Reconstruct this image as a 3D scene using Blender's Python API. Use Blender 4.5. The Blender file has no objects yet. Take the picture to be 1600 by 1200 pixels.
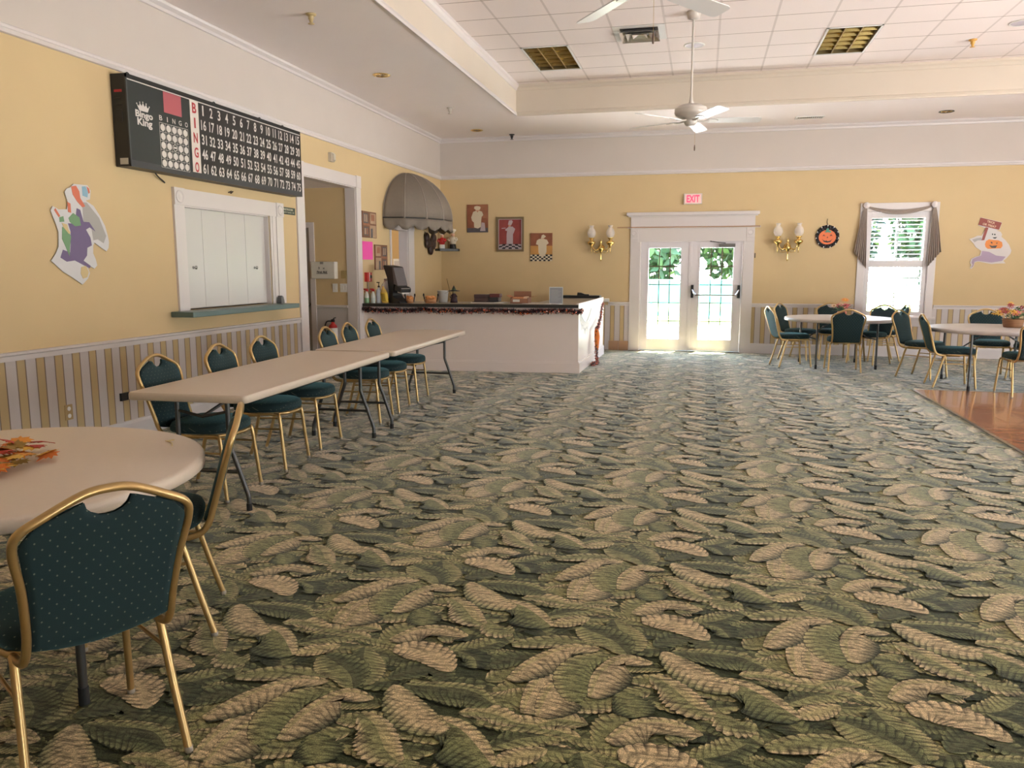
import bpy, bmesh, math, random
import numpy as np
from mathutils import Vector, Matrix
random.seed(7)
scene = bpy.context.scene
COL = scene.collection
PI = math.pi
V = Vector
XL, YF = -4.73, 14.18          # left wall plane, far wall plane
ZS, ZT = 3.76, 4.206           # soffit ceiling, tile ceiling
XR, YN = 8.6, -3.0             # right wall, wall behind the camera

# ------------------------------------------------------------------ materials
MATS = {}
def mat(name, col, rough=.6, metal=0., noise=0., nscale=40., bump=0., bscale=200., sheen=0., spec=.5, trans=0., emit=None, estr=0., coat=0., aniso=None):
    if name in MATS: return MATS[name]
    m = bpy.data.materials.new(name); m.use_nodes = True
    nt = m.node_tree; b = nt.nodes['Principled BSDF']
    b.inputs['Base Color'].default_value = (*col, 1)
    b.inputs['Roughness'].default_value = rough
    b.inputs['Metallic'].default_value = metal
    b.inputs['Specular IOR Level'].default_value = spec
    if sheen:
        b.inputs['Sheen Weight'].default_value = sheen
        b.inputs['Sheen Roughness'].default_value = .45
    if trans: b.inputs['Transmission Weight'].default_value = trans
    if coat: b.inputs['Coat Weight'].default_value = coat
    if emit:
        b.inputs['Emission Color'].default_value = (*emit, 1); b.inputs['Emission Strength'].default_value = estr
    tc = nt.nodes.new('ShaderNodeTexCoord')
    if noise:
        n = nt.nodes.new('ShaderNodeTexNoise'); n.inputs['Scale'].default_value = nscale; n.inputs['Detail'].default_value = 4
        nt.links.new(tc.outputs['Object'], n.inputs['Vector'])
        r = nt.nodes.new('ShaderNodeMapRange'); r.inputs['To Min'].default_value = 1-noise; r.inputs['To Max'].default_value = 1+noise
        nt.links.new(n.outputs['Fac'], r.inputs['Value'])
        x = nt.nodes.new('ShaderNodeMix'); x.data_type = 'RGBA'; x.blend_type = 'MULTIPLY'; x.inputs[0].default_value = 1
        x.inputs[6].default_value = (*col, 1)
        nt.links.new(r.outputs['Result'], x.inputs[7]); nt.links.new(x.outputs[2], b.inputs['Base Color'])
    if bump:
        n2 = nt.nodes.new('ShaderNodeTexNoise'); n2.inputs['Scale'].default_value = bscale
        nt.links.new(tc.outputs['Object'], n2.inputs['Vector'])
        bp = nt.nodes.new('ShaderNodeBump'); bp.inputs['Strength'].default_value = bump; bp.inputs['Distance'].default_value = .002
        nt.links.new(n2.outputs['Fac'], bp.inputs['Height']); nt.links.new(bp.outputs['Normal'], b.inputs['Normal'])
    MATS[name] = m
    return m

def nmath(nt, op, a, b=None, c=None):
    n = nt.nodes.new('ShaderNodeMath'); n.operation = op
    for i, v in enumerate((a, b, c)):
        if v is None: continue
        if isinstance(v, (int, float)): n.inputs[i].default_value = v
        else: nt.links.new(v, n.inputs[i])
    return n.outputs[0]
def nmix(nt, f, a, b):
    x = nt.nodes.new('ShaderNodeMix'); x.data_type = 'RGBA'
    for i, v in ((0, f), (6, a), (7, b)):
        if isinstance(v, (int, float)): x.inputs[i].default_value = v
        elif isinstance(v, tuple): x.inputs[i].default_value = (*v, 1)
        else: nt.links.new(v, x.inputs[i])
    return x.outputs[2]

YEL = (.60, .455, .255); WHT = (.56, .505, .465); TRIM = (.64, .595, .59)
M_yel = mat('wall_yellow_paint', YEL, .75, noise=.04, nscale=3, bump=.15, bscale=250)
M_wht = mat('frieze_white_paint', WHT, .8, noise=.03, nscale=3)
M_ceil = mat('soffit_paint', (.90, .83, .815), .85, noise=.02, nscale=2)
M_trim = mat('trim_white', TRIM, .38)
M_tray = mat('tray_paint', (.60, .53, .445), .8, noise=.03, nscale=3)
M_cnt = mat('counter_panel_white', (.74, .655, .62), .42, noise=.02, nscale=6)
M_door = mat('door_white', (.70, .665, .70), .35)
M_dark = mat('black_metal', (.02, .02, .022), .4, .3)
M_leg = mat('table_leg_steel', (.10, .10, .10), .4, .8)
M_gold = mat('chair_gold', (.56, .385, .17), .33, .75, noise=.08, nscale=30)
M_brass = mat('polished_brass', (.80, .58, .22), .16, 1.)
M_top = mat('table_plastic', (.66, .565, .475), .42, noise=.03, nscale=60, bump=.25, bscale=350)
M_topw = mat('table_plastic_white', (.55, .515, .50), .4, noise=.02, nscale=60)
M_shut = mat('shutter_white', (.56, .545, .53), .3)
M_sill = mat('sill_green', (.10, .16, .15), .35)
M_black = mat('black_plastic', (.012, .012, .013), .45)
M_lam = mat('counter_laminate', (.24, .205, .165), .35, noise=.15, nscale=120)
M_lamedge = mat('counter_edge_dark', (.018, .02, .02), .4)
M_rubber = mat('rubber', (.015, .015, .015), .8)
M_glide = mat('chair_glide', (.34, .30, .24), .6)
M_steel = mat('steel', (.55, .55, .56), .25, 1.)
M_white = mat('plain_white', (.75, .74, .72), .5)
M_paper = mat('paper_white', (.72, .70, .66), .8)
M_red = mat('red_plastic', (.45, .02, .02), .4)
M_orange = mat('orange', (.80, .22, .03), .6)
M_dkbrown = mat('dark_brown', (.035, .016, .012), .5)
M_green = mat('leaf_green', (.05, .14, .05), .6)

def stripes(name, axis, off, period, frac):
    m = bpy.data.materials.new(name); m.use_nodes = True; nt = m.node_tree; b = nt.nodes['Principled BSDF']
    g = nt.nodes.new('ShaderNodeNewGeometry'); s = nt.nodes.new('ShaderNodeSeparateXYZ')
    nt.links.new(g.outputs['Position'], s.inputs[0])
    f = nmath(nt, 'FRACT', nmath(nt, 'DIVIDE', nmath(nt, 'SUBTRACT', s.outputs[axis], off), period))
    isy = nmath(nt, 'LESS_THAN', f, frac)
    d1 = nmath(nt, 'MINIMUM', f, nmath(nt, 'ABSOLUTE', nmath(nt, 'SUBTRACT', f, frac)))
    d = nmath(nt, 'MINIMUM', d1, nmath(nt, 'SUBTRACT', 1., f))
    line = nmath(nt, 'LESS_THAN', d, .028)
    c = nmix(nt, isy, (.55, .505, .50), (.50, .37, .19))
    c = nmix(nt, line, c, (.21, .16, .115))
    nt.links.new(c, b.inputs['Base Color']); b.inputs['Roughness'].default_value = .5
    return m
M_strL = stripes('beadboard_stripes_left', 1, 4.632, .1728, .445)
M_strF = stripes('beadboard_stripes_far', 0, 3.721, .1710, .42)

def tiles_mat():
    m = bpy.data.materials.new('ceiling_tiles'); m.use_nodes = True; nt = m.node_tree; b = nt.nodes['Principled BSDF']
    g = nt.nodes.new('ShaderNodeNewGeometry'); s = nt.nodes.new('ShaderNodeSeparateXYZ')
    nt.links.new(g.outputs['Position'], s.inputs[0])
    def dist(axis, off):
        f = nmath(nt, 'FRACT', nmath(nt, 'DIVIDE', nmath(nt, 'SUBTRACT', s.outputs[axis], off), .6096))
        return nmath(nt, 'MINIMUM', f, nmath(nt, 'SUBTRACT', 1., f))
    dx, dy = dist(0, -2.346), dist(1, 9.064)
    n = nt.nodes.new('ShaderNodeTexNoise'); n.inputs['Scale'].default_value = 130; n.inputs['Detail'].default_value = 6
    tc = nt.nodes.new('ShaderNodeTexCoord'); nt.links.new(tc.outputs['Object'], n.inputs['Vector'])
    c = nmix(nt, nmath(nt, 'MULTIPLY', n.outputs['Fac'], .5), (.90, .81, .785), (.74, .66, .64))
    c = nmix(nt, nmath(nt, 'LESS_THAN', dx, .021), c, (.68, .60, .575))
    c = nmix(nt, nmath(nt, 'LESS_THAN', dy, .012), c, (.36, .285, .255))  # dark cross lines: shadow of the tile gaps, put into the colour
    nt.links.new(c, b.inputs['Base Color']); b.inputs['Roughness'].default_value = .9
    return m
M_tile = tiles_mat()

def fabric(name, base, dot, dotr=.0022, sheen=.26):
    m = bpy.data.materials.new(name); m.use_nodes = True; nt = m.node_tree; b = nt.nodes['Principled BSDF']
    tc = nt.nodes.new('ShaderNodeTexCoord'); s = nt.nodes.new('ShaderNodeSeparateXYZ'); nt.links.new(tc.outputs['Object'], s.inputs[0])
    gx = nt.nodes.new('ShaderNodeNewGeometry')
    # rows of small woven dots, every second row shifted
    v = nmath(nt, 'ADD', s.outputs[2], nmath(nt, 'MULTIPLY', s.outputs[1], .55))
    row = nmath(nt, 'DIVIDE', v, .0175)
    odd = nmath(nt, 'MULTIPLY', nmath(nt, 'MODULO', nmath(nt, 'FLOOR', row), 2.), .5)
    fu = nmath(nt, 'SUBTRACT', nmath(nt, 'FRACT', nmath(nt, 'ADD', nmath(nt, 'DIVIDE', s.outputs[0], .034), odd)), .5)
    fv = nmath(nt, 'SUBTRACT', nmath(nt, 'FRACT', row), .5)
    du = nmath(nt, 'MULTIPLY', fu, .034); dv = nmath(nt, 'MULTIPLY', fv, .0175)
    d = nmath(nt, 'SQRT', nmath(nt, 'ADD', nmath(nt, 'MULTIPLY', du, du), nmath(nt, 'MULTIPLY', dv, dv)))
    isd = nmath(nt, 'LESS_THAN', d, dotr)
    n = nt.nodes.new('ShaderNodeTexNoise'); n.inputs['Scale'].default_value = 600
    nt.links.new(tc.outputs['Object'], n.inputs['Vector'])
    c = nmix(nt, n.outputs['Fac'], tuple(x*.75 for x in base), tuple(x*1.25 for x in base))
    c = nmix(nt, isd, c, dot)
    nt.links.new(c, b.inputs['Base Color']); b.inputs['Roughness'].default_value = .85
    b.inputs['Sheen Weight'].default_value = sheen; b.inputs['Sheen Roughness'].default_value = .4
    b.inputs['Sheen Tint'].default_value = (.30, .75, .85, 1)
    bp = nt.nodes.new('ShaderNodeBump'); bp.inputs['Strength'].default_value = .2; bp.inputs['Distance'].default_value = .001
    nt.links.new(n.outputs['Fac'], bp.inputs['Height']); nt.links.new(bp.outputs['Normal'], b.inputs['Normal'])
    return m
M_fab = fabric('teal_dotted_fabric', (.0058, .025, .030), (.12, .14, .11))

def glass_mat():
    m = bpy.data.materials.new('window_glass'); m.use_nodes = True; nt = m.node_tree
    for n in list(nt.nodes): nt.nodes.remove(n)
    o = nt.nodes.new('ShaderNodeOutputMaterial'); t = nt.nodes.new('ShaderNodeBsdfTransparent'); g = nt.nodes.new('ShaderNodeBsdfGlossy')
    g.inputs['Roughness'].default_value = .02; t.inputs['Color'].default_value = (.96, .98, .98, 1)
    x = nt.nodes.new('ShaderNodeMixShader'); x.inputs[0].default_value = .04
    nt.links.new(t.outputs[0], x.inputs[1]); nt.links.new(g.outputs[0], x.inputs[2]); nt.links.new(x.outputs[0], o.inputs[0])
    return m
M_glass = glass_mat()
def globe_mat():
    m = bpy.data.materials.new('frosted_globe'); m.use_nodes = True; nt = m.node_tree
    b = nt.nodes['Principled BSDF']; b.inputs['Base Color'].default_value = (.85, .80, .78, 1); b.inputs['Roughness'].default_value = .15
    o = nt.nodes['Material Output']; t = nt.nodes.new('ShaderNodeBsdfTransparent'); x = nt.nodes.new('ShaderNodeMixShader'); x.inputs[0].default_value = .42
    nt.links.new(t.outputs[0], x.inputs[1]); nt.links.new(b.outputs[0], x.inputs[2]); nt.links.new(x.outputs[0], o.inputs[0])
    return m
M_globe = globe_mat()

# ------------------------------------------------------------------ mesh builder
class MB:
    def __init__(s): s.v = []; s.f = []; s.m = []; s.sm = []; s.mats = []
    def mi(s, m):
        if m not in s.mats: s.mats.append(m)
        return s.mats.index(m)
    def add(s, vs, fs, m, smooth=False):
        o = len(s.v); i = s.mi(m)
        s.v += [V(p) for p in vs]
        for f in fs: s.f.append([o+k for k in f]); s.m.append(i); s.sm.append(smooth)
        return s
    def box(s, a, b, m):
        x0, y0, z0 = [min(a[i], b[i]) for i in range(3)]; x1, y1, z1 = [max(a[i], b[i]) for i in range(3)]
        return s.add([(x0,y0,z0),(x1,y0,z0),(x1,y1,z0),(x0,y1,z0),(x0,y0,z1),(x1,y0,z1),(x1,y1,z1),(x0,y1,z1)],
              [(0,3,2,1),(4,5,6,7),(0,1,5,4),(1,2,6,5),(2,3,7,6),(3,0,4,7)], m)
    def prism(s, poly, fr, d0, d1, m, side=None):
        """polygon in the frame's (u, v), extruded from d0 to d1 along its normal"""
        o, u, v, n = fr; k = len(poly)
        area = sum(poly[i][0]*poly[(i+1) % k][1]-poly[(i+1) % k][0]*poly[i][1] for i in range(k))
        if area < 0: poly = poly[::-1]
        lo = [o+u*p[0]+v*p[1]+n*d0 for p in poly]; hi = [o+u*p[0]+v*p[1]+n*d1 for p in poly]
        s.add(lo+hi, [tuple(range(k, 2*k)), tuple(range(k-1, -1, -1))], m)
        s.add(lo+hi, [(i, (i+1) % k, k+(i+1) % k, k+i) for i in range(k)], side or m)
        return s
    def tube(s, pts, r, m, seg=8, closed=False, caps=True, sx=1., up=None):
        """round (or flattened, sx) tube through pts; r a number or a list"""
        pts = [V(p) for p in pts]; n = len(pts); vs = []; N = None
        for i, p in enumerate(pts):
            if closed: t = pts[(i+1) % n]-pts[i-1]
            else: t = pts[min(i+1, n-1)]-pts[max(i-1, 0)]
            t.normalize()
            if N is None:
                a = V(up) if up else (V((0,0,1)) if abs(t.z) < .9 else V((1,0,0)))
                N = (a-t*a.dot(t)).normalized()
            else:
                N = N-t*N.dot(t)
                N = N.normalized() if N.length > 1e-6 else t.orthogonal().normalized()
            B = t.cross(N); rr = r[i] if isinstance(r, (list, tuple)) else r
            for k in range(seg):
                a = 2*PI*k/seg+PI/seg
                vs.append(p+N*(rr*math.cos(a))+B*(rr*sx*math.sin(a)))
        fs = []
        for i in range(n if closed else n-1):
            j = (i+1) % n
            for k in range(seg): fs.append((i*seg+k, i*seg+(k+1) % seg, j*seg+(k+1) % seg, j*seg+k))
        s.add(vs, fs, m, seg > 4)
        if not closed and caps: s.add(vs[:seg]+vs[-seg:], [tuple(range(seg-1, -1, -1)), tuple(range(seg, 2*seg))], m)
        return s
    def lathe(s, prof, c, m, seg=16, axis=(0,0,1), a0=0., a1=2*PI):
        """profile [(radius, height)] turned about an axis through c"""
        ax = V(axis).normalized(); u = ax.orthogonal().normalized(); w = ax.cross(u); c = V(c); vs = []; full = abs(a1-a0-2*PI) < 1e-6
        K = seg if full else seg+1
        for r, h in prof:
            for k in range(K):
                a = a0+(a1-a0)*k/seg; vs.append(c+ax*h+(u*math.cos(a)+w*math.sin(a))*max(r, 1e-4))
        fs = []
        for i in range(len(prof)-1):
            for k in range(seg): fs.append((i*K+k, i*K+(k+1) % K, (i+1)*K+(k+1) % K, (i+1)*K+k))
        return s.add(vs, fs, m, True)
    def ball(s, c, r, m, seg=12, rings=8):
        rx, ry, rz = (r, r, r) if isinstance(r, (int, float)) else r; c = V(c); vs = []; fs = []
        for i in range(rings+1):
            t = PI*i/rings
            for k in range(seg):
                a = 2*PI*k/seg; vs.append(c+V((rx*math.sin(t)*math.cos(a), ry*math.sin(t)*math.sin(a), rz*math.cos(t))))
        for i in range(rings):
            for k in range(seg): fs.append((i*seg+k, (i+1)*seg+k, (i+1)*seg+(k+1) % seg, i*seg+(k+1) % seg))
        return s.add(vs, fs, m, True)
    def grid(s, rows, m, smooth=True, closed=False):
        k = len(rows[0]); vs = [p for r in rows for p in r]; fs = []
        for i in range(len(rows)-1):
            for j in range(k if closed else k-1): fs.append((i*k+j, i*k+(j+1) % k, (i+1)*k+(j+1) % k, (i+1)*k+j))
        return s.add(vs, fs, m, smooth)
    def text(s, body, fr, m, size, cx=0., cy=0., w=None, bold=0., d=.001, h=None):
        vs, fs = text_geo(body, bold)
        x0 = min(p[0] for p in vs); x1 = max(p[0] for p in vs); y0 = min(p[1] for p in vs); y1 = max(p[1] for p in vs)
        ky = (h/(y1-y0)) if h else size; kx = (w/(x1-x0)) if w else ky
        o, u, v, n = fr
        return s.add([o+u*(cx+(p[0]-(x0+x1)/2)*kx)+v*(cy+(p[1]-(y0+y1)/2)*ky)+n*d for p in vs], fs, m)
    def build(s, name, parent=None, origin=None, bevel=0., solid=0., subsurf=0, kind=None):
        me = bpy.data.meshes.new(name); o = V(origin) if origin is not None else V((0,0,0))
        me.from_pydata([tuple(p-o) for p in s.v], [], s.f); 
        for m in s.mats: me.materials.append(m)
        me.polygons.foreach_set('material_index', s.m); me.polygons.foreach_set('use_smooth', s.sm); me.update()
        ob = bpy.data.objects.new(name, me); COL.objects.link(ob)
        if parent: ob.parent = parent
        else: ob.location = o
        if solid:
            d = ob.modifiers.new('thickness', 'SOLIDIFY'); d.thickness = solid; d.offset = 0
        if subsurf:
            d = ob.modifiers.new('smooth', 'SUBSURF'); d.levels = subsurf; d.render_levels = subsurf
        if bevel:
            d = ob.modifiers.new('bevel', 'BEVEL'); d.width = bevel; d.segments = 2; d.limit_method = 'ANGLE'
        if kind: ob['kind'] = kind
        return ob
TXT = {}
def text_geo(body, bold):
    if (body, bold) in TXT: return TXT[(body, bold)]
    cu = bpy.data.curves.new('t', 'FONT'); cu.body = body; cu.size = 1; cu.offset = bold; cu.resolution_u = 3
    ob = bpy.data.objects.new('t', cu); COL.objects.link(ob)
    dg = bpy.context.evaluated_depsgraph_get(); ev = ob.evaluated_get(dg); me = ev.to_mesh()
    vs = [tuple(v.co) for v in me.vertices]; fs = [tuple(p.vertices) for p in me.polygons]
    ev.to_mesh_clear(); bpy.data.objects.remove(ob); bpy.data.curves.remove(cu)
    TXT[(body, bold)] = (vs, fs)
    return vs, fs

FL = lambda y=0, z=0, d=0: (V((XL+d, y, z)), V((0,1,0)), V((0,0,1)), V((1,0,0)))    # on the left wall
FF = lambda x=0, z=0, d=0: (V((x, YF-d, z)), V((1,0,0)), V((0,0,1)), V((0,-1,0)))   # on the far wall
def rect(x0, y0, x1, y1): return [(x0,y0),(x1,y0),(x1,y1),(x0,y1)]
def circ(cx, cy, r, n=16, ry=None): return [(cx+r*math.cos(2*PI*k/n), cy+(ry or r)*math.sin(2*PI*k/n)) for k in range(n)]

def tag(o, label, cat, group=None):
    o['label'] = label; o['category'] = cat
    if group: o['group'] = group
    return o
def thing(name, label, cat, loc=(0,0,0), rz=0., group=None):
    o = bpy.data.objects.new(name, None); COL.objects.link(o); o.location = loc; o.rotation_euler = (0,0,rz); o.empty_display_size = .1
    return tag(o, label, cat, group)
def struct_root(name, loc=(0,0,0)):
    o = bpy.data.objects.new(name, None); COL.objects.link(o); o.location = loc; o['kind'] = 'structure'; return o
def copy_tree(o, parent=None):
    c = o.copy(); COL.objects.link(c)
    if parent: c.parent = parent
    for ch in list(KIDS.get(o.name, [])): copy_tree(ch, c)
    return c
KIDS = {}
def kids_of(root):
    KIDS.clear()
    for o in bpy.data.objects:
        if o.parent: KIDS.setdefault(o.parent.name, []).append(o)
def smooth_path(pts, n=6, closed=False):
    """Catmull-Rom through pts"""
    P = [V(p) for p in pts]; out = []; k = len(P)
    for i in range(k if closed else k-1):
        if closed: a, b, c, d = P[i-1], P[i], P[(i+1) % k], P[(i+2) % k]
        else: a, b, c, d = P[max(i-1,0)], P[i], P[i+1], P[min(i+2,k-1)]
        for j in range(n):
            t = j/n; out.append(.5*((2*b)+(c-a)*t+(2*a-5*b+4*c-d)*t*t+(3*b-a-3*c+d)*t**3))
    if not closed: out.append(P[-1])
    return out
WORLD, SUN, EXPO = 4, 24, 2.6

# ------------------------------------------------------------------ room shell
def wall_grid(name, axis, plane, thick, lo, hi, zones, holes):
    b = MB()
    ts = sorted({lo, hi, *[h[0] for h in holes], *[h[1] for h in holes]}); ts = [t for t in ts if lo <= t <= hi]
    zs = sorted({*[z[0] for z in zones], *[z[1] for z in zones], *[h[2] for h in holes], *[h[3] for h in holes]})
    for i in range(len(ts)-1):
        for j in range(len(zs)-1):
            tc, zc = (ts[i]+ts[i+1])/2, (zs[j]+zs[j+1])/2
            if any(h[0] < tc < h[1] and h[2] < zc < h[3] for h in holes): continue
            m = next((z[2] for z in zones if z[0] <= zc <= z[1]), None)
            if m is None: continue
            if axis == 'x': b.box((plane, ts[i], zs[j]), (plane+thick, ts[i+1], zs[j+1]), m)
            else: b.box((ts[i], plane, zs[j]), (ts[i+1], plane+thick, zs[j+1]), m)
    return b.build(name, kind='structure')

PASS = (6.62, 8.13, 1.045, 2.02); HALL = (8.95, 10.45, 0, 2.555); KIT = (11.72, 12.45, 0, 2.06)
zonesL = [(-.12, .80, M_strL), (.80, 3.075, M_yel), (3.075, ZT+.1, M_wht)]
zonesF = [(-.12, .80, M_strF), (.80, 3.075, M_yel), (3.075, ZT+.1, M_wht)]
wall_grid('wall_left', 'x', XL, -.15, YN, YF, zonesL, [PASS, HALL, KIT])
DOORH = (-1.085, .665, -.005, 1.93); WIN = (2.58, 3.53, .66, 2.36); WIN2 = (5.55, 6.65, .66, 2.36)
wall_grid('wall_far', 'y', YF, .15, -7.4, XR+.15, zonesF, [DOORH, WIN])
RW = [(4.6, 5.6, .4, 2.2), (6.2, 7.6, .4, 2.2), (8.2, 9.2, .05, 1.7)]; NW = [(5.4, 8.3, .3, 1.9)]  # unseen windows, sized and placed to balance the light; near-wall one added for it
wall_grid('wall_right', 'x', XR, .15, YN, YF, zonesL, RW)
wall_grid('wall_near', 'y', YN, -.15, XL-.15, XR+.15, zonesF, NW)

X_, Y_, Z_ = V((1,0,0)), V((0,1,0)), V((0,0,1))
def mould_left(name, prof, y0, y1, m=None):
    return MB().prism(prof, (V((XL,0,0)), X_, Z_, -Y_), -y1, -y0, m or M_trim).build(name, kind='structure')
def mould_far(name, prof, x0, x1, m=None):
    return MB().prism(prof, (V((0,YF,0)), -Y_, Z_, -X_), -x1, -x0, m or M_trim).build(name, kind='structure')
P_chair = [(0,.79),(.012,.79),(.014,.825),(.03,.835),(.032,.852),(0,.855)]
P_pic = [(0,3.04),(.02,3.045),(.032,3.07),(.016,3.08),(.016,3.10),(.008,3.11),(0,3.11)]
P_crown = [(0,3.685),(.014,3.69),(.02,3.715),(.05,3.74),(.06,3.76),(0,3.76)]
P_baseL = [(0,0),(.018,0),(.018,.125),(.012,.15),(0,.155)]
P_baseF = [(0,0),(.018,0),(.018,.14),(.012,.165),(0,.17)]
mould_left('trim_1', P_chair, YN, 8.765); mould_left('trim_2', P_pic, YN, YF); mould_left('trim_3', P_crown, YN, YF)
mould_left('baseboard_left', P_baseL, YN, 8.765)
mould_far('trim_4', P_chair, -1.62, -1.25); mould_far('trim_5', P_chair, .825, 2.45); mould_far('trim_6', P_chair, 3.66, XR)
mould_far('trim_7', P_pic, XL, XR); mould_far('trim_8', P_crown, XL, XR)
mould_far('baseboard_far', P_baseF, .825, XR)
b = MB(); Mtan = mat('tan_tile', (.42, .25, .15), .5, noise=.1, nscale=15)
for k in range(2): b.box((-1.6+k*.175, YF-.015, 0), (-1.6+k*.175+.17, YF, .165), Mtan)
b.build('baseboard_tiled', kind='structure')

# ceiling: plaster soffit round a recessed tray with a lay-in tile grid
TX0, TX1, TY0, TY1 = -2.865, 6.4, -2.2, 12.28
b = MB()
for a, c in (((XL, YN, ZS), (TX0, YF, ZS+.04)), ((TX1, YN, ZS), (XR, YF, ZS+.04)), ((TX0, TY1, ZS), (TX1, YF, ZS+.04)), ((TX0, YN, ZS), (TX1, TY0, ZS+.04))): b.box(a, c, M_ceil)
b.build('ceiling', kind='structure')
TROF = [(-2.346+.01, 10.283+.01), (1.3116+.01, 10.283+.01)]
b = MB(); xs = sorted([TX0-.05, TX1+.05]+[x+q for x, y in TROF for q in (0, .5896)]); ysx = sorted({TY0-.05, TY1+.05, TROF[0][1], TROF[0][1]+1.199})
for i in range(len(xs)-1):
    for j in range(len(ysx)-1):
        if any(x < (xs[i]+xs[i+1])/2 < x+.5896 and y < (ysx[j]+ysx[j+1])/2 < y+1.199 for x, y in TROF): continue
        b.box((xs[i], ysx[j], ZT), (xs[i+1], ysx[j+1], ZT+.05), M_tile)
b.build('ceiling_grid', kind='structure')
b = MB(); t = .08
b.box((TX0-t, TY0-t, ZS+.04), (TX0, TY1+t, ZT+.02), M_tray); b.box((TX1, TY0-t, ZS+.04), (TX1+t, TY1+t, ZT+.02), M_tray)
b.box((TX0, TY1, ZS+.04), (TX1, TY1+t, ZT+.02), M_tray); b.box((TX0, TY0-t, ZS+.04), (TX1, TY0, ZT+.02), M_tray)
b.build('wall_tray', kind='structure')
# corner mouldings of the tray: lower lip and upper cove
b = MB(); lip = [(0,-.012),(.014,-.012),(.018,.012),(.008,.045),(0,.05)]; cove = [(0,-.085),(.012,-.08),(.03,-.05),(.055,-.03),(.055,0),(0,0)]
for pr, z in ((lip, ZS), (cove, ZT)):
    b.prism(pr, (V((TX0,0,z)), X_, Z_, -Y_), -TY1, -TY0, M_trim)
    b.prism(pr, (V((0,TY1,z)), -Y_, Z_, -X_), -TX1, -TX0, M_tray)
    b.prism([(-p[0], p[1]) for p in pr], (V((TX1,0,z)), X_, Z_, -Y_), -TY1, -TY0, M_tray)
b.build('trim_9', kind='structure')

# hallway behind the cased opening
yh = HALL[1]
wall_grid('wall_hallway', 'y', yh, .14, -6.9, XL-.15, [(0,.90,mat('wainscot_white', (.50,.47,.46), .5)),(.90,2.6,M_yel)], [(-6.30,-5.44,0,2.01)])
b = MB(); b.box((-6.9, yh-1.5, 0), (-6.8, yh, 2.6), M_yel); b.box((-6.9, yh-1.6, 0), (XL-.15, yh-1.5, 2.6), M_yel); b.build('wall_hallway_end', kind='structure')
MB().box((-6.9, yh-1.6, 2.555), (XL-.15, yh+.14, 2.65), M_ceil).build('ceiling_hallway', kind='structure')
b = MB(); b.prism([(0,.885),(.02,.89),(.028,.905),(.028,.92),(0,.925)], (V((0,yh,0)), -Y_, Z_, -X_), -(XL-.15), 5.36, M_trim)
b.build('trim_10', kind='structure')
d = struct_root('door_2', (-5.87, yh, 0)); O = d.location
MB().box((-6.30, yh+.03, .01), (-5.44, yh+.075, 2.01), mat('hall_door_paint', (.40, .37, .36), .5)).build('door_leaf', d, O)
b = MB(); b.box((-5.445, yh-.02, 0), (-5.37, yh, 2.085), M_trim); b.box((-6.37, yh-.02, 0), (-6.295, yh, 2.085), M_trim); b.box((-6.295, yh-.02, 2.01), (-5.445, yh, 2.085), M_trim); b.build('door_casing', d, O)
b = MB(); b.lathe([(0,0),(.028,0),(.028,.008),(.012,.012),(.012,.035),(.03,.045),(.032,.065),(.02,.078),(0,.08)], (-5.50, yh+.03, .93), M_steel, 12, (0,-1,0)); b.build('door_knob', d, O)

# kitchen seen through the doorway under the awning
Mk = mat('kitchen_tan_paint', (.50, .33, .15), .8)
b = MB(); b.box((-7.4, yh+.14, 0), (-7.3, YF, 2.8), Mk); b.box((-7.3, yh+.14, 0), (-6.9, yh+.24, 2.8), Mk); b.build('wall_kitchen', kind='structure')
MB().box((-7.4, yh+.14, 2.7), (XL-.15, YF, 2.8), M_ceil).build('ceiling_kitchen', kind='structure')
b = MB(); b.box((-7.3, YF-.012, 0), (XL-.15, YF-.002, 2.7), Mk); b.build('wall_kitchen_far', kind='structure')
b = MB(); b.box((-6.6, 12.6, 2.66), (-5.4, 13.2, 2.70), mat('added_lamp_glow', (.8,.8,.8), .5, emit=(1.,.90,.72), estr=2.2)); b.build('kitchen_unseen_lamp', kind='structure')  # glowing lamp out of view, added to brighten the kitchen

# casings and jamb linings
def cased_opening(name, y0, y1, ztop, w, rosette=True, depth=.15, wl=None, wr=None):
    b = MB(); e = .02; wl = wl or w; wr = wr or w
    b.box((XL, y0-wl, 0), (XL+e, y0, ztop), M_trim); b.box((XL, y1, 0), (XL+e, y1+wr, ztop), M_trim)
    b.box((XL, y0, ztop), (XL+e, y1, ztop+w), M_trim)
    for yy, ww in ((y0-wl, wl), (y1, wr)):
        b.box((XL, yy, ztop-.005), (XL+e+.008, yy+ww, ztop+w+.008), M_trim)
    for a, c in (((XL-depth, y0-.005, 0), (XL, y0+.012, ztop)), ((XL-depth, y1-.012, 0), (XL, y1+.005, ztop)), ((XL-depth, y0, ztop-.012), (XL, y1, ztop+.005))): b.box(a, c, M_trim)
    return b.build(name, kind='structure')
cased_opening('trim_11', HALL[0], HALL[1], 2.555, .15, wl=.185)
cased_opening('trim_12', KIT[0], KIT[1], 2.06, .10, wr=.26, wl=.05)

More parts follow.
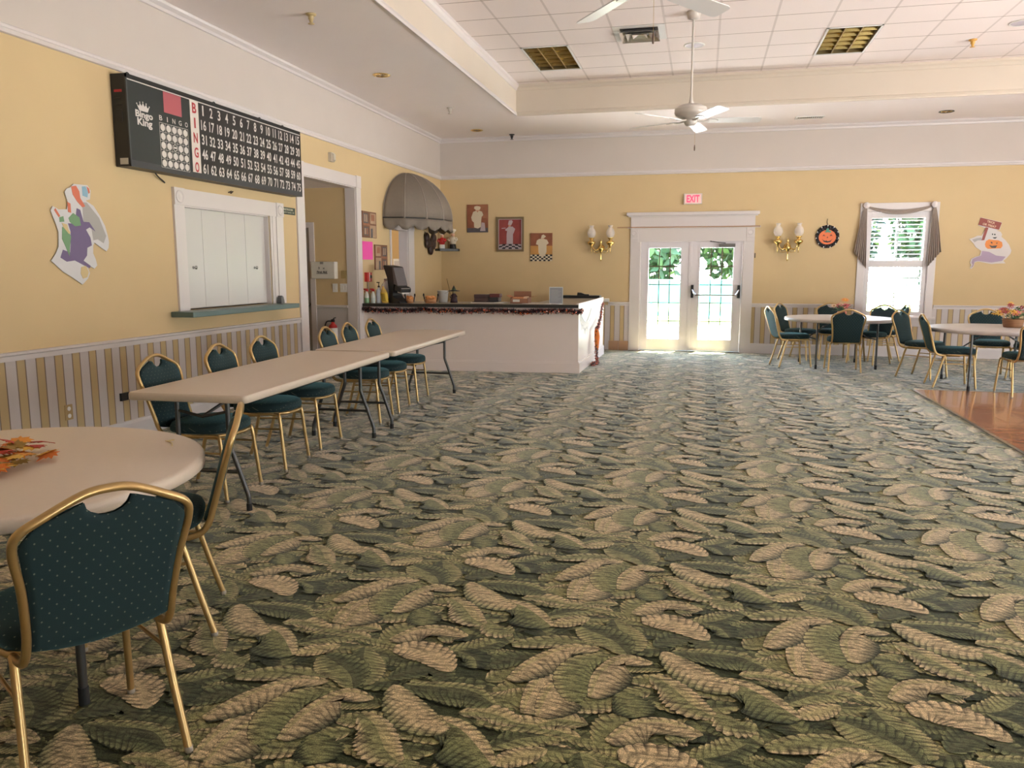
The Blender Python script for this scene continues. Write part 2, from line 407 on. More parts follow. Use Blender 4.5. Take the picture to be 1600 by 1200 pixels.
# serving hatch casing with corner blocks
b = MB(); y0, y1, z0, z1 = 6.62, 8.13, 1.045, 2.02; w = .15; e = .022
b.box((XL, y0-w, z0), (XL+e, y0, z1), M_trim); b.box((XL, y1+.14, z0), (XL+e, y1+.29, z1), M_trim); b.box((XL, y0, z1), (XL+e, y1+.14, z1+w), M_trim)
for yy in (y0-w, y1+.14):
    b.box((XL, yy, z1), (XL+e+.01, yy+w, z1+w+.004), M_trim)
    b.lathe([(.058,0),(.058,.006),(.05,.008),(.046,.002),(.03,.002),(.02,.006),(0,.007)], (XL+e+.01, yy+w/2, z1+w/2), M_trim, 20, (1,0,0))
b.box((XL-.15, y0-.01, z0), (XL, y0+.012, z1+.01), M_trim); b.box((XL-.15, y0, z1-.012), (XL, y1, z1+.01), M_trim); b.box((XL-.15, y1-.012, z0), (XL, y1+.01, z1), M_trim)
b.box((XL, y1+.02, z0), (XL+.012, y1+.14, z1), M_trim); b.box((XL, y1+.06, z0), (XL+.016, y1+.075, z1), M_trim)
b.build('trim_13', kind='structure')

b = MB(); b.box((XL-.24, 6.5, .95), (XL-.2, 8.3, 2.15), M_wht); b.box((XL-.2, 6.5, .95), (XL-.15, 6.6, 2.15), M_wht); b.box((XL-.2, 8.15, .95), (XL-.15, 8.3, 2.15), M_wht); b.box((XL-.2, 6.5, .95), (XL-.15, 8.3, 1.04), M_wht); b.box((XL-.2, 6.5, 2.03), (XL-.15, 8.3, 2.15), M_wht); b.build('hatch_light_stop', kind='structure')  # shallow unseen box, added to stop daylight leaking round the hatch shutter
# far double door
d = struct_root('door_1', (-.21, YF, 0)); O = d.location; x0, x1, zt = DOORH[0], DOORH[1], DOORH[3]
b = MB(); w = .165
b.box((x0-w, YF-.022, 0), (x0+.01, YF, zt-.03), M_trim); b.box((x1-.01, YF-.022, 0), (x1+w, YF, zt-.03), M_trim); b.box((x0-w+.1, YF-.022, zt-.03), (x1+w-.1, YF, 2.13), M_trim)
for xx in (x0-w, x1+.03):
    b.box((xx, YF-.03, 1.965), (xx+.135, YF, 2.13), M_trim); b.lathe([(.05,0),(.05,.006),(.04,.008),(.03,.002),(0,.004)], (xx+.067, YF-.03, 2.05), M_trim, 16, (0,-1,0))
    b.box((xx, YF-.026, zt-.035), (xx+.135, YF, 1.965), M_trim)
b.box((x0-w, YF-.02, 2.155), (x1+w, YF, 2.345), M_trim)
b.box((x0-w-.07, YF-.075, 2.345), (x1+w+.065, YF, 2.40), M_trim); b.box((x0-w-.045, YF-.05, 2.325), (x1+w+.04, YF, 2.345), M_trim)
b.box((x0-w-.05, YF-.05, 2.13), (x1+w+.09, YF, 2.158), M_trim)
b.box((x0-.005, YF, 0), (x0+.02, YF+.15, zt), M_trim); b.box((x1-.02, YF, 0), (x1+.005, YF+.15, zt), M_trim); b.box((x0, YF, zt-.02), (x1, YF+.15, zt+.01), M_trim)
b.box((x0, YF+.0, 0), (x1, YF+.16, .012), M_steel)
b.build('door_casing', d, O, bevel=.004)
xm = (x0+x1)/2
for k, (a, c) in enumerate(((x0+.022, xm-.003), (xm+.003, x1-.022))):
    gl = (-.928, -.379, .215, 1.795) if k == 0 else (-.054, .499, .215, 1.795)
    y = YF+.02
    b = MB()
    b.box((a, y, .015), (gl[0], y+.045, zt-.022), M_door); b.box((gl[1], y, .015), (c, y+.045, zt-.022), M_door)
    b.box((gl[0], y, .015), (gl[1], y+.045, gl[2]), M_door); b.box((gl[0], y, gl[3]), (gl[1], y+.045, zt-.022), M_door)
    if k == 0: b.box((c-.03, y-.012, .015), (c+.02, y, zt-.03), M_door)
    leaf = b.build('door_leaf', d, O, bevel=.003)
    b = MB(); f = .022
    for q in ((gl[0]-f, gl[2]-f, gl[0], gl[3]+f), (gl[1], gl[2]-f, gl[1]+f, gl[3]+f), (gl[0], gl[2]-f, gl[1], gl[2]), (gl[0], gl[3], gl[1], gl[3]+f)):
        b.box((q[0], y-.012, q[1]), (q[2], y, q[3]), M_door)
    Mm = mat('brass_caming', (.10, .065, .04), .5)
    for i in (1, 2): xx = gl[0]+(gl[1]-gl[0])*i/3; b.box((xx-.0085, y+.006, gl[2]), (xx+.0085, y+.018, gl[3]), Mm)
    for i in range(1, 5): zz = gl[2]+(gl[3]-gl[2])*i/5; b.box((gl[0], y+.006, zz-.0085), (gl[1], y+.018, zz+.0085), Mm)
    b.build('glazing_bars', leaf, O)
    MB().box((gl[0], y+.02, gl[2]), (gl[1], y+.026, gl[3]), M_glass).build('glass', leaf, O)
b = MB(); zb = 1.02
for xx in (xm+.04, x1-.06):
    b.box((xx-.022, YF-.035, zb-.08), (xx+.022, YF+.02, zb+.14), M_dark); b.tube([(xx, YF-.03, zb+.06), (xx+(.03 if xx < xm+.2 else -.03), YF-.075, zb+.0), (xx+(.06 if xx < xm+.2 else -.06), YF-.085, zb-.03)], .014, M_steel, 8)
b.tube([(xm+.09, YF-.085, zb-.03), (x1-.11, YF-.085, zb-.03)], .014, mat('bar_bronze', (.16,.13,.11), .35, .8), 8)
pb = b.build('panic_bar', d, O)
b = MB(); b.box((.255, YF-.05, 1.80), (.52, YF+.02, 1.86), mat('closer_grey', (.16,.15,.14), .4, .6)); b.tube([(.36, YF-.03, 1.87), (.10, YF-.10, 1.90), (.12, YF-.02, 1.905)], .008, M_dark, 6); b.build('door_closer', d, O, bevel=.004)
b = MB(); b.box((.84, YF-.02, 1.62), (.855, YF, 1.70), M_dark); b.build('door_stay', d, O)
b = MB(); b.tube([(-1.48, YF-.065, 2.146), (.91, YF-.065, 2.146)], .009, mat('wood_rod', (.42,.24,.14), .5), 8)
for xx in (-1.2, -.2, .8): b.tube([(xx, YF-.065, 2.146), (xx, YF-.045, 2.146)], .006, M_brass, 6)
tag(b.build('curtain_rod', origin=(-.2, YF-.06, 2.146)), 'thin bare wooden curtain rod across the trim above the glass double doors', 'curtain rod')

# windows
def make_window(n, fr_, x0, x1, z0, z1, w=.115, detail=True):
    """u along the wall, v up, n into the room; the opening is x0..x1, z0..z1"""
    o, u, v, nn = fr_
    def bx(b, ua, ub, za, zb, da, db, m):
        P = [o+u*a+v*c+nn*e for a in (ua, ub) for c in (za, zb) for e in (da, db)]
        b.box([min(p[i] for p in P) for i in range(3)], [max(p[i] for p in P) for i in range(3)], m)
    c = o+u*(x0+x1)/2+v*z0; r = struct_root('window_%d' % n, c); O = V(c)
    b = MB()
    bx(b, x0-w, x0, z0, z1, 0, .022, M_trim); bx(b, x1, x1+w, z0, z1, 0, .022, M_trim); bx(b, x0-w, x1+w, z1, z1+w+.02, 0, .026, M_trim)
    for a in (x0, x1): bx(b, a-.012, a+.012, z0, z1, -.15, .004, M_trim)
    bx(b, x0, x1, z1-.012, z1+.005, -.15, 0, M_trim); bx(b, x0, x1, z0-.005, z0+.012, -.15, 0, M_trim)
    b.build('window_casing', r, O, bevel=.004)
    b = MB(); bx(b, x0-w-.04, x1+w+.04, z0-.035, z0, -.02, .07, M_trim); bx(b, x0-w, x1+w, z0-.16, z0-.035, 0, .018, M_trim); b.build('window_sill', r, O, bevel=.004)
    zm = (z0+z1)/2+.02
    for za, zb, dd in ((z0+.012, zm+.03, -.06), (zm-.03, z1-.012, -.095)):
        b = MB(); s = .055
        bx(b, x0+.012, x0+.012+s, za, zb, dd-.035, dd, M_door); bx(b, x1-.012-s, x1-.012, za, zb, dd-.035, dd, M_door)
        bx(b, x0+.012, x1-.012, za, za+.06, dd-.035, dd, M_door); bx(b, x0+.012, x1-.012, zb-.06, zb, dd-.035, dd, M_door)
        xm = (x0+x1)/2; bx(b, xm-.007, xm+.007, za, zb, dd-.03, dd-.008, M_door)
        sh = b.build('sash', r, O)
        b = MB(); bx(b, x0+.06, x1-.06, za+.05, zb-.05, dd-.022, dd-.016, M_glass); b.build('glass', sh, O)
    return r
make_window(1, FF(), WIN[0], WIN[1], WIN[2], WIN[3])
for k, (a, c, e, f) in enumerate(NW): make_window(5+k, (V((0, YN, 0)), -X_, Z_, Y_), -c, -a, e, f)  # unseen near-wall window, added to light the far wall and counter
for k, (a, c, e, f) in enumerate(RW): make_window(2+k, (V((XR, 0, 0)), -Y_, Z_, -X_), -c, -a, e, f)

# ------------------------------------------------------------------ floor: carpet woven with overlapping leaves
def carpet_mat():
    m = bpy.data.materials.new('leaf_carpet'); m.use_nodes = True; nt = m.node_tree; b = nt.nodes['Principled BSDF']
    a = nt.nodes.new('ShaderNodeVertexColor'); a.layer_name = 'weave'
    tc = nt.nodes.new('ShaderNodeTexCoord'); n = nt.nodes.new('ShaderNodeTexNoise'); n.inputs['Scale'].default_value = 330; n.inputs['Detail'].default_value = 2
    nt.links.new(tc.outputs['Object'], n.inputs['Vector'])
    n3 = nt.nodes.new('ShaderNodeTexNoise'); n3.inputs['Scale'].default_value = 45; n3.inputs['Detail'].default_value = 3
    nt.links.new(tc.outputs['Object'], n3.inputs['Vector'])
    r = nt.nodes.new('ShaderNodeMapRange'); r.inputs[1].default_value = .3; r.inputs[2].default_value = .7; r.inputs['To Min'].default_value = .4; r.inputs['To Max'].default_value = 1.6
    nt.links.new(n.outputs['Fac'], r.inputs['Value'])
    r3 = nt.nodes.new('ShaderNodeMapRange'); r3.inputs[1].default_value = .3; r3.inputs[2].default_value = .7; r3.inputs['To Min'].default_value = .72; r3.inputs['To Max'].default_value = 1.28
    nt.links.new(n3.outputs['Fac'], r3.inputs['Value'])
    mp = nt.nodes.new('ShaderNodeMapping'); mp.inputs['Scale'].default_value = (14, 75, 1); mp.inputs['Rotation'].default_value = (0, 0, .12); nt.links.new(tc.outputs['Object'], mp.inputs['Vector'])
    n4 = nt.nodes.new('ShaderNodeTexNoise'); n4.inputs['Scale'].default_value = 1; n4.inputs['Detail'].default_value = 3; n4.inputs['Distortion'].default_value = .6; nt.links.new(mp.outputs[0], n4.inputs['Vector'])
    r4 = nt.nodes.new('ShaderNodeMapRange'); r4.inputs[1].default_value = .36; r4.inputs[2].default_value = .52; r4.inputs['To Min'].default_value = .42; r4.inputs['To Max'].default_value = 1.12
    nt.links.new(n4.outputs['Fac'], r4.inputs['Value'])
    k = nmath(nt, 'MULTIPLY', nmath(nt, 'MULTIPLY', r.outputs['Result'], r3.outputs['Result']), r4.outputs['Result'])
    x = nt.nodes.new('ShaderNodeMix'); x.data_type = 'RGBA'; x.blend_type = 'MULTIPLY'; x.inputs[0].default_value = 1
    nt.links.new(a.outputs['Color'], x.inputs[6]); nt.links.new(k, x.inputs[7]); nt.links.new(x.outputs[2], b.inputs['Base Color'])
    b.inputs['Roughness'].default_value = .9; b.inputs['Specular IOR Level'].default_value = .25
    b.inputs['Sheen Weight'].default_value = .5; b.inputs['Sheen Roughness'].default_value = .3
    bp = nt.nodes.new('ShaderNodeBump'); bp.inputs['Strength'].default_value = .35; bp.inputs['Distance'].default_value = .003
    nt.links.new(n.outputs['Fac'], bp.inputs['Height']); nt.links.new(bp.outputs['Normal'], b.inputs['Normal'])
    return m
M_carpet = carpet_mat()
TAN = np.array((.60, .475, .28)); TN2 = np.array((.46, .40, .195)); GRN = np.array((.225, .24, .10)); DGR = np.array((.055, .070, .031)); BLK = np.array((.02, .022, .014))
# spine (floor metres), left/right half width, colours (left inner, left outer, right inner, right outer), lobes, cut
LEAVES = [
 ([(-.409,3.122),(-.477,3.07),(-.551,3.018)], .045,.045, TN2,TAN,TN2,TAN, 8,.10),
 ([(-.319,3.198),(-.465,3.238),(-.661,3.22)], .05,.05, GRN,TN2,TN2,TAN, 11,.12),
 ([(-.307,2.34),(-.397,2.35),(-.465,2.302)], .06,.055, GRN,TAN,TN2,TAN, 8,.2),
 ([(-.264,2.23),(-.229,2.359),(-.186,2.401)], .065,.065, GRN,TN2,GRN,TN2, 8,.2),
 ([(-.204,3.084),(-.226,2.996),(-.23,2.886)], .07,.07, GRN,DGR,GRN,DGR, 8,.15),
 ([(-.136,2.923),(-.023,3.029),(.074,2.959)], .075,.07, DGR,GRN,DGR,GRN, 11,.2),
 ([(.047,3.178),(.118,3.144),(.151,3.07)], .06,.06, DGR,DGR,GRN,DGR, 7,.15),
 ([(-.312,3.127),(-.271,3.018),(-.201,2.863)], .085,.08, GRN,TN2,DGR,GRN, 12,.14),
 ([(-.342,2.889),(-.504,2.882),(-.67,2.811)], .055,.05, GRN,TAN,GRN,TN2, 10,.06),
 ([(-.225,2.828),(-.291,2.933),(-.434,3.029)], .095,.085, GRN,TN2,DGR,GRN, 12,.12),
 ([(-.238,2.559),(-.188,2.489),(-.153,2.419)], .08,.075, GRN,DGR,GRN,DGR, 9,.18),
 ([(.173,2.771),(.268,2.794),(.379,2.756)], .055,.055, TN2,TAN,GRN,TAN, 8,.2),
 ([(.088,2.499),(.132,2.445),(.214,2.434)], .07,.065, GRN,TN2,GRN,TAN, 8,.25),
 ([(.039,3.302),(-.006,3.291),(-.05,3.244)], .05,.045, GRN,TAN,GRN,TN2, 6,.2),
 ([(.06,2.72),(.2,2.689),(.355,2.525)], .045,.14, TAN,TN2,GRN,DGR, 13,.08),
 ([(-.067,2.895),(.067,2.912),(.179,2.91),(.272,2.848)], .04,.115, GRN,TN2,DGR,GRN, 14,.10),
 ([(-.437,2.692),(-.513,2.568),(-.524,2.352)], .12,.03, TAN,GRN,TN2,TAN, 13,.05),
 ([(-.40,2.631),(-.461,2.531),(-.472,2.345)], .13,.03, TAN,DGR,TN2,TAN, 12,.05),
 ([(-.331,2.854),(-.441,2.843),(-.555,2.706),(-.622,2.55)], .115,.03, TAN,DGR,TN2,TAN, 14,.10),
 ([(-.300,2.812),(-.376,2.735),(-.402,2.621),(-.37,2.46)], .07,.07, GRN,GRN,GRN,TN2, 13,.06),
 ([(-.130,2.782),(-.236,2.804),(-.305,2.671),(-.322,2.50)], .115,.03, TAN,DGR,TN2,TAN, 14,.05),
 ([(-.1,2.887),(-.017,2.793),(.078,2.71),(.169,2.669)], .055,.10, TAN,TN2,TAN,GRN, 13,.12),
 ([(-.136,2.697),(-.063,2.638),(.018,2.527),(.082,2.476)], .06,.09, TN2,TAN,GRN,TAN, 12,.2),
 ([(.05,3.30),(-.06,3.345),(-.16,3.31),(-.24,3.20)], .105,.028, TAN,DGR,TN2,TAN, 13,.06),
 ([(.071,3.019),(-.017,3.112),(-.106,3.15),(-.197,3.137)], .085,.078, TAN,TAN,TAN,TAN, 11,.14),
]
A1, A2 = np.array((.903, .465)), np.array((0., .94))
rnd = random.Random(3)
FILL = []
for k in range(46):          # lower layer of smaller leaves filling the gaps
    c = A1*rnd.random()+A2*rnd.random()+np.array((-.5, 2.2)); a = rnd.choice((0, PI))+rnd.uniform(-.7, .7); l = rnd.uniform(.10, .17)
    d = np.array((math.cos(a), math.sin(a))); q = np.array((-d[1], d[0]))*rnd.uniform(-.05, .05)
    pal = rnd.choice(((DGR,GRN,GRN,TN2),(GRN,TN2,DGR,GRN),(GRN,TAN,GRN,TN2),(DGR,GRN,DGR,GRN),(DGR,DGR,GRN,DGR)))
    FILL.append(([tuple(c-d*l), tuple(c+q), tuple(c+d*l)], rnd.uniform(.05,.08), rnd.uniform(.05,.08), *pal, rnd.randint(8,12), .15))
def leaf_mesh(leaf, lod, z):
    pts, wl, wr, li, lo_, ri, ro, nl, cut = leaf
    if lod: nl = max(3, nl//2)
    P = np.array([tuple(p)[:2] for p in smooth_path([(x, y, 0) for x, y in pts], 8)])
    seg = np.r_[0, np.cumsum(np.hypot(*(P[1:]-P[:-1]).T))]; L = seg[-1]
    def at(s):
        s = np.clip(s, 0, 1)*L; return np.array((np.interp(s, seg, P[:,0]), np.interp(s, seg, P[:,1])))
    vs, cs, fs = [], [], []
    us = (0, .14, .6) if not lod else (0, .5)
    for side, w, ci, co in ((1, wl, li, lo_), (-1, wr, ri, ro)):
        n = len(us)*nl+1; base = len(vs); rows = (0, .45, .96, 1.045) if not lod else (0, .95, 1.05)
        for i in range(n):
            u = us[i % len(us)]; t = min((i//len(us)+u)/nl, 1.); p = at(t); tg = at(min(t+.03, 1))-at(max(t-.03, 0)); tg = tg/np.hypot(*tg); nr = np.array((-tg[1], tg[0]))*side
            prof = math.sin(PI*(.05+.92*t))**.55; edge = abs(2*u-1)**2 if u < .5 else abs(2*u-1)**2*.35
            for v in rows:
                m_ = min(v, 1)
                ww = w*prof*v*(1-cut*edge*m_**2)
                pos = p+nr*ww+tg*(.62*(1-.75*t)*w*prof*m_**1.4)
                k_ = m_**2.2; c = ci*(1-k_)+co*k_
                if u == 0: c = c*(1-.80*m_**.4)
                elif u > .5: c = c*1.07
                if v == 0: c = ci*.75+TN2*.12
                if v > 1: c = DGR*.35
                vs.append((pos[0], pos[1], z)); cs.append(c)
        k = len(rows)
        for i in range(n-1):
            for j in range(k-1):
                q = [base+i*k+j, base+(i+1)*k+j, base+(i+1)*k+j+1, base+i*k+j+1]
                fs.append(q if side < 0 else q[::-1])
    vs, cs, fs = np.array(vs), np.array(cs), np.array(fs)
    p = vs[fs]; d1 = p[:, 2]-p[:, 0]; d2 = p[:, 3]-p[:, 1]; keep = (d1[:, 0]*d2[:, 1]-d1[:, 1]*d2[:, 0]) < -1e-8     # drop folded-over faces
    return vs, cs, fs[keep][:, ::-1]
ALL = FILL+LEAVES
def tile_mesh(lod):
    av, ac, af = [], [], []; o = 0
    for k, lf in enumerate(ALL):
        v, c, f = leaf_mesh(lf, lod, -.0066+.00013*k); av.append(v); ac.append(c); af.append(f+o); o += len(v)
    return np.vstack(av), np.vstack(ac), np.vstack(af)
T0, T1_ = tile_mesh(0), tile_mesh(1)
cc = A1*.5+A2*.5+np.array((-.5, 2.2))
vsx, csx, fsx = [], [], []; o = 0
base = np.array([(XL-2.7, YN, -.0075), (XR, YN, -.0075), (XR, YF+.02, -.0075), (XL-2.7, YF+.02, -.0075)])
vsx.append(base); csx.append(np.tile(DGR*.9, (4, 1))); fsx.append(np.array([[0,1,2,3]])); o = 4
for i in range(-8, 12):
    for j in range(-14, 22):
        s = A1*i+A2*j; c = cc+s
        if c[1] < .6 or c[1] > 14.4 or c[0] < -5.2 or c[0] > 8: continue
        # angle as seen from where the photograph was taken, with room to step aside
        az = math.atan2(c[0], c[1]); near = math.hypot(*c)
        if az < -.85-.6/near or az > .40+1./near: continue
        if c[1] > 11.3 and c[0] < -2.2: continue
        if c[0] > 3.3 and c[1] < 9.6: continue
        v, cl, f = T1_ if near > 6.5 else T0
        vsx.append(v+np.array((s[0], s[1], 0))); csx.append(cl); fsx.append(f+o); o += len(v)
vv, cl, ff = np.vstack(vsx), np.vstack(csx), np.vstack(fsx)
# the leaves stop at the walls
vv[:, 1] = np.clip(vv[:, 1], YN, YF+.01); vv[:, 0] = np.clip(vv[:, 0], XL-2.7, XR)
me = bpy.data.meshes.new('floor'); me.vertices.add(len(vv)); me.vertices.foreach_set('co', vv.astype('f').ravel())
me.loops.add(ff.size); me.loops.foreach_set('vertex_index', ff.astype('i').ravel())
me.polygons.add(len(ff)); me.polygons.foreach_set('loop_start', np.arange(0, ff.size, 4, dtype='i'))
me.update(calc_edges=True); pass
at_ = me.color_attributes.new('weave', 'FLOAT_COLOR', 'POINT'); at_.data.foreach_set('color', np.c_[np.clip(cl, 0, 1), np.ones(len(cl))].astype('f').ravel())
me.materials.append(M_carpet); fl = bpy.data.objects.new('floor', me); COL.objects.link(fl); fl['kind'] = 'structure'

def parquet():
    m = bpy.data.materials.new('parquet'); m.use_nodes = True; nt = m.node_tree; b = nt.nodes['Principled BSDF']
    tc = nt.nodes.new('ShaderNodeTexCoord'); br = nt.nodes.new('ShaderNodeTexBrick')
    br.inputs['Scale'].default_value = 1; br.inputs['Brick Width'].default_value = .305; br.inputs['Row Height'].default_value = .076; br.inputs['Mortar Size'].default_value = .0012
    br.inputs['Color1'].default_value = (.56, .24, .13, 1); br.inputs['Color2'].default_value = (.62, .30, .17, 1); br.inputs['Mortar'].default_value = (.10, .035, .018, 1)
    nt.links.new(tc.outputs['Object'], br.inputs['Vector'])
    mp = nt.nodes.new('ShaderNodeMapping'); mp.inputs['Scale'].default_value = (4, 60, 1); nt.links.new(tc.outputs['Object'], mp.inputs['Vector'])
    n = nt.nodes.new('ShaderNodeTexNoise'); n.inputs['Scale'].default_value = 2; nt.links.new(mp.outputs[0], n.inputs['Vector'])
    x = nt.nodes.new('ShaderNodeMix'); x.data_type = 'RGBA'; x.blend_type = 'MULTIPLY'; x.inputs[0].default_value = .5
    nt.links.new(br.outputs['Color'], x.inputs[6]); nt.links.new(n.outputs['Fac'], x.inputs[7]); nt.links.new(x.outputs[2], b.inputs['Base Color'])
    b.inputs['Roughness'].default_value = .16; b.inputs['Coat Weight'].default_value = .3
    return m
b = MB(); b.box((2.515, 3.2, -.004), (XR-.4, 10.28, .005), parquet()); b.build('floor_wood', kind='structure')
b = MB(); b.box((2.485, 3.2, -.004), (2.518, 10.30, .009), M_steel); b.build('trim_14', kind='structure')

# ------------------------------------------------------------------ banquet chairs (front = +y)
def chair_outline(k=28):
    pts = []
    for i in range(k):
        a = 2*PI*i/k; c, s = math.cos(a), math.sin(a); e = .62 if s < 0 else .78
        x = .222*math.copysign(abs(c)**e, c); y = .025+.225*math.copysign(abs(s)**e, s)
        if s > 0: x *= 1-.04*s
        pts.append((x, y))
    return pts
KZ = lambda z: z if z < .45 else .45+(z-.45)*.891
KX = .93
def make_chair():
    t = thing('banquet_chair', '-', 'chair')
    ol = chair_outline(); rows = []
    for s, z in ((.93,.424),(.985,.430),(1.0,.445),(.995,.463),(.96,.480),(.86,.490),(.5,.497),(.02,.498)):
        rows.append([V((x*s, .025+(y-.025)*s, z)) for x, y in ol])
    b = MB(); b.grid(rows, M_fab, True, True); b.add([V((x*.93, .025+(y-.025)*.93, .424)) for x, y in ol], [tuple(range(len(ol)-1, -1, -1))], M_black); b.build('seat', t)
    half = [(-.198,.04,.404),(-.2,-.10,.402),(-.201,-.19,.412),(-.200,-.232,.452),(-.200,-.256,.53),(-.212,-.292,.67),(-.232,-.322,.785),(-.222,-.339,.843),(-.160,-.352,.884),(-.066,-.360,.929),(0,-.362,.938)]
    half = [(x*KX, y, KZ(z)) for x, y, z in half]; path = smooth_path(half+[(-x, y, z) for x, y, z in half[-2::-1]], 5)
    MB().tube(path, .0135, M_gold, 8, sx=.85).build('back_frame', t)
    ys = [(.40,-.205),(.452,-.232),(.53,-.256),(.67,-.292),(.795,-.325),(.862,-.343),(.94,-.362)]
    def yz(z): return float(np.interp(z, [a for a, _ in ys], [c for _, c in ys]))
    hwz = lambda z: float(np.interp(z, [.44,.53,.67,.795,.85,.9,.93], [.192,.190,.203,.222,.216,.15,.10]))
    rows = []; U = [k/9-1 for k in range(19)]
    for e, v in ((.25,0),(.85,.015),(1,.06),(1,.2),(1,.35),(1,.5),(1,.65),(1,.78),(1,.88),(1,.95),(.85,.985),(.25,1)):
        f, bk = [], []
        for u in U:
            xa = abs(u)*.219
            zt = float(np.interp(xa, [0,.04,.07,.12,.165,.2,.219], [.932,.930,.922,.900,.879,.858,.815]))-.074*max(0, 1-(xa/.10)**2)
            zb = .428+.03*u*u; z = zb+(zt-zb)*v; x = u*hwz(z)*.985; bul = (1-u**4)
            f.append(V((x*KX, yz(z)+(.006+.020*bul)*e, KZ(z)))); bk.append(V((x*KX, yz(z)-(.006+.007*bul)*e, KZ(z))))
        rows.append(f+bk[::-1])
    MB().grid(rows, M_fab, True, True).build('backrest', t)
    MB().tube([V((x*.965, .025+(y-.025)*.965, .413)) for x, y in ol if y > -.13][-4:]+[V((x*.965, .025+(y-.025)*.965, .413)) for x, y in ol if y > -.13][:-4], .0115, M_gold, 6).build('seat_frame', t)
    for s in (-1, 1):
        for pts in ([(.185*s,.12,.410),(.192*s,.168,.408),(.198*s,.190,.385),(.206*s,.208,.22),(.216*s,.230,.012)],
                    [(.185*s,-.06,.410),(.190*s,-.105,.407),(.193*s,-.132,.382),(.201*s,-.182,.2),(.212*s,-.236,.012)]):
            b = MB(); b.tube(smooth_path(pts, 4), .0125, M_gold, 8); p = V(pts[-1]); b.lathe([(0,-.012),(.0135,-.012),(.0135,.006),(0,.006)], p, M_glide, 8); b.build('leg', t)
    for s in (-1, 1):
        MB().tube([(.2*s,.196,.305),(.2*s,-.152,.305)], .007, M_gold, 6).build('stretcher', t)
    return t
chair0 = make_chair(); kids_of(chair0); used = [0]
def put_chair(x, y, face, label, group):
    """face: the direction (x, y) the sitter looks"""
    r = chair0 if not used[0] else copy_tree(chair0); used[0] = 1
    r.location = (x, y, 0); r.rotation_euler = (0, 0, math.atan2(face[1], face[0])-PI/2)
    tag(r, label, 'chair', group); return r
G1 = 'chairs along the folding tables'; G2 = 'chairs at the near round table'; G3 = 'chairs round the table by the window'; G4 = 'chairs round the table with the flower basket'
for (x, y), th, lab in zip(((-2.83,4.43),(-2.87,5.19),(-2.93,5.87),(-2.89,6.96),(-2.93,7.53),(-2.97,8.21)), (3,6,4,6.5,6.5,4.5),
    ('teal gold-framed chair at the near end of the folding tables, wall side', 'teal chair behind the folding tables, second along from the near end', 'teal chair behind the middle of the nearer folding table, third from the near end',
     'teal chair behind the folding tables just past the joint, before the fire extinguisher', 'teal chair behind the farther folding table, next to last before the counter', 'teal chair at the counter end of the folding tables, last of the wall row')):
    put_chair(x-.235, y, (math.cos(math.radians(th)), math.sin(math.radians(th))), lab, G1)
put_chair(-1.77, 1.86, (-.857,.515), 'large foreground teal dotted chair seen from behind, pushed up to the round table', G2)
put_chair(-2.14, 2.68, (-.874,-.485), 'teal chair seen edge-on from the side, right of the foreground chair', G2)
put_chair(1.31, 12.39, (.97,.236), 'chair with brightly sunlit pale back, leftmost at the round table by the window', G3)
put_chair(1.53, 13.37, (.86,-.50), 'chair with shaded dark back just behind the pale sunlit one', G3)
put_chair(2.05, 13.48, (.0,-1.), 'chair on the wall side of the window table, half hidden behind its flowers', G3)
put_chair(1.965, 11.93, (.03,1.), 'chair turned with its dark back to us, in front of the window table', G3)
put_chair(2.50, 12.96, (-.68,-.73), 'chair in front of the window, its rounded back against the light', G3)
put_chair(2.76, 13.47, (-1.,-.06), 'chair tucked farthest back beneath the window, seen edge-on', G3)
put_chair(2.885, 11.49, (.757,-.652), 'teal chair between the two right-hand round tables, its back to the window table', G4)
put_chair(3.0, 10.65, (1.,-.02), 'teal chair at the corner of the wooden floor, left side of the basket table', G4)
put_chair(3.80, 11.86, (-.08,-1.), 'dark chair on the wall side of the table with the flower basket', G4)
put_chair(4.22, 11.50, (-.8,-.62), 'chair behind the flower basket, mostly hidden, at the right edge', G4)
put_chair(3.62, 10.10, (-.06,1.), 'chair standing on the edge of the wooden floor at the right edge, back to us', G4)

# ------------------------------------------------------------------ tables
def round_table(x, y, rot, label, m, r=.762, zt=.725, dx=.42, dy=.44):
    t = thing('round_table', label, 'table', (x, y, 0), rot, 'round folding tables')
    b = MB(); b.lathe([(0,zt),(r-.02,zt),(r-.006,zt-.004),(r,zt-.013),(r,zt-.044),(r-.008,zt-.05),(r-.03,zt-.05),(r-.035,zt-.028),(0,zt-.028)], (0,0,0), m, 72)
    b.build('tabletop', t)
    for s in (-1, 1):
        for q in (-1, 1):
            b = MB(); b.tube([(dx*s, dy*q*.97, zt-.03), (dx*s, dy*q, .05)], .0145, M_leg, 10); b.tube([(dx*s, dy*q, .06), (dx*s, dy*q, 0)], .017, M_rubber, 10); b.build('leg', t)
        b = MB(); b.tube([(dx*s, -dy, .43), (dx*s, dy, .43)], .011, M_leg, 8); b.build('crossbar', t)
        b = MB(); b.tube([(dx*s, 0, .43), (dx*s*.55, 0, .57), (.03*s, 0, zt-.03)], .009, M_leg, 8); b.tube([(dx*s*.5, -.03, .585), (dx*s*.5, .03, .585)], .012, M_leg, 6); b.build('brace', t)
    return t
round_table(-2.532, 2.284, .45, 'large beige round table in the left foreground with autumn leaves on it', M_top)
round_table(1.985, 12.62, .15, 'white round table by the window with a flower arrangement on it', M_topw)
round_table(3.53, 10.86, PI/2*0, 'white round table at the right edge with a basket of flowers on it', M_topw, dy=.55)

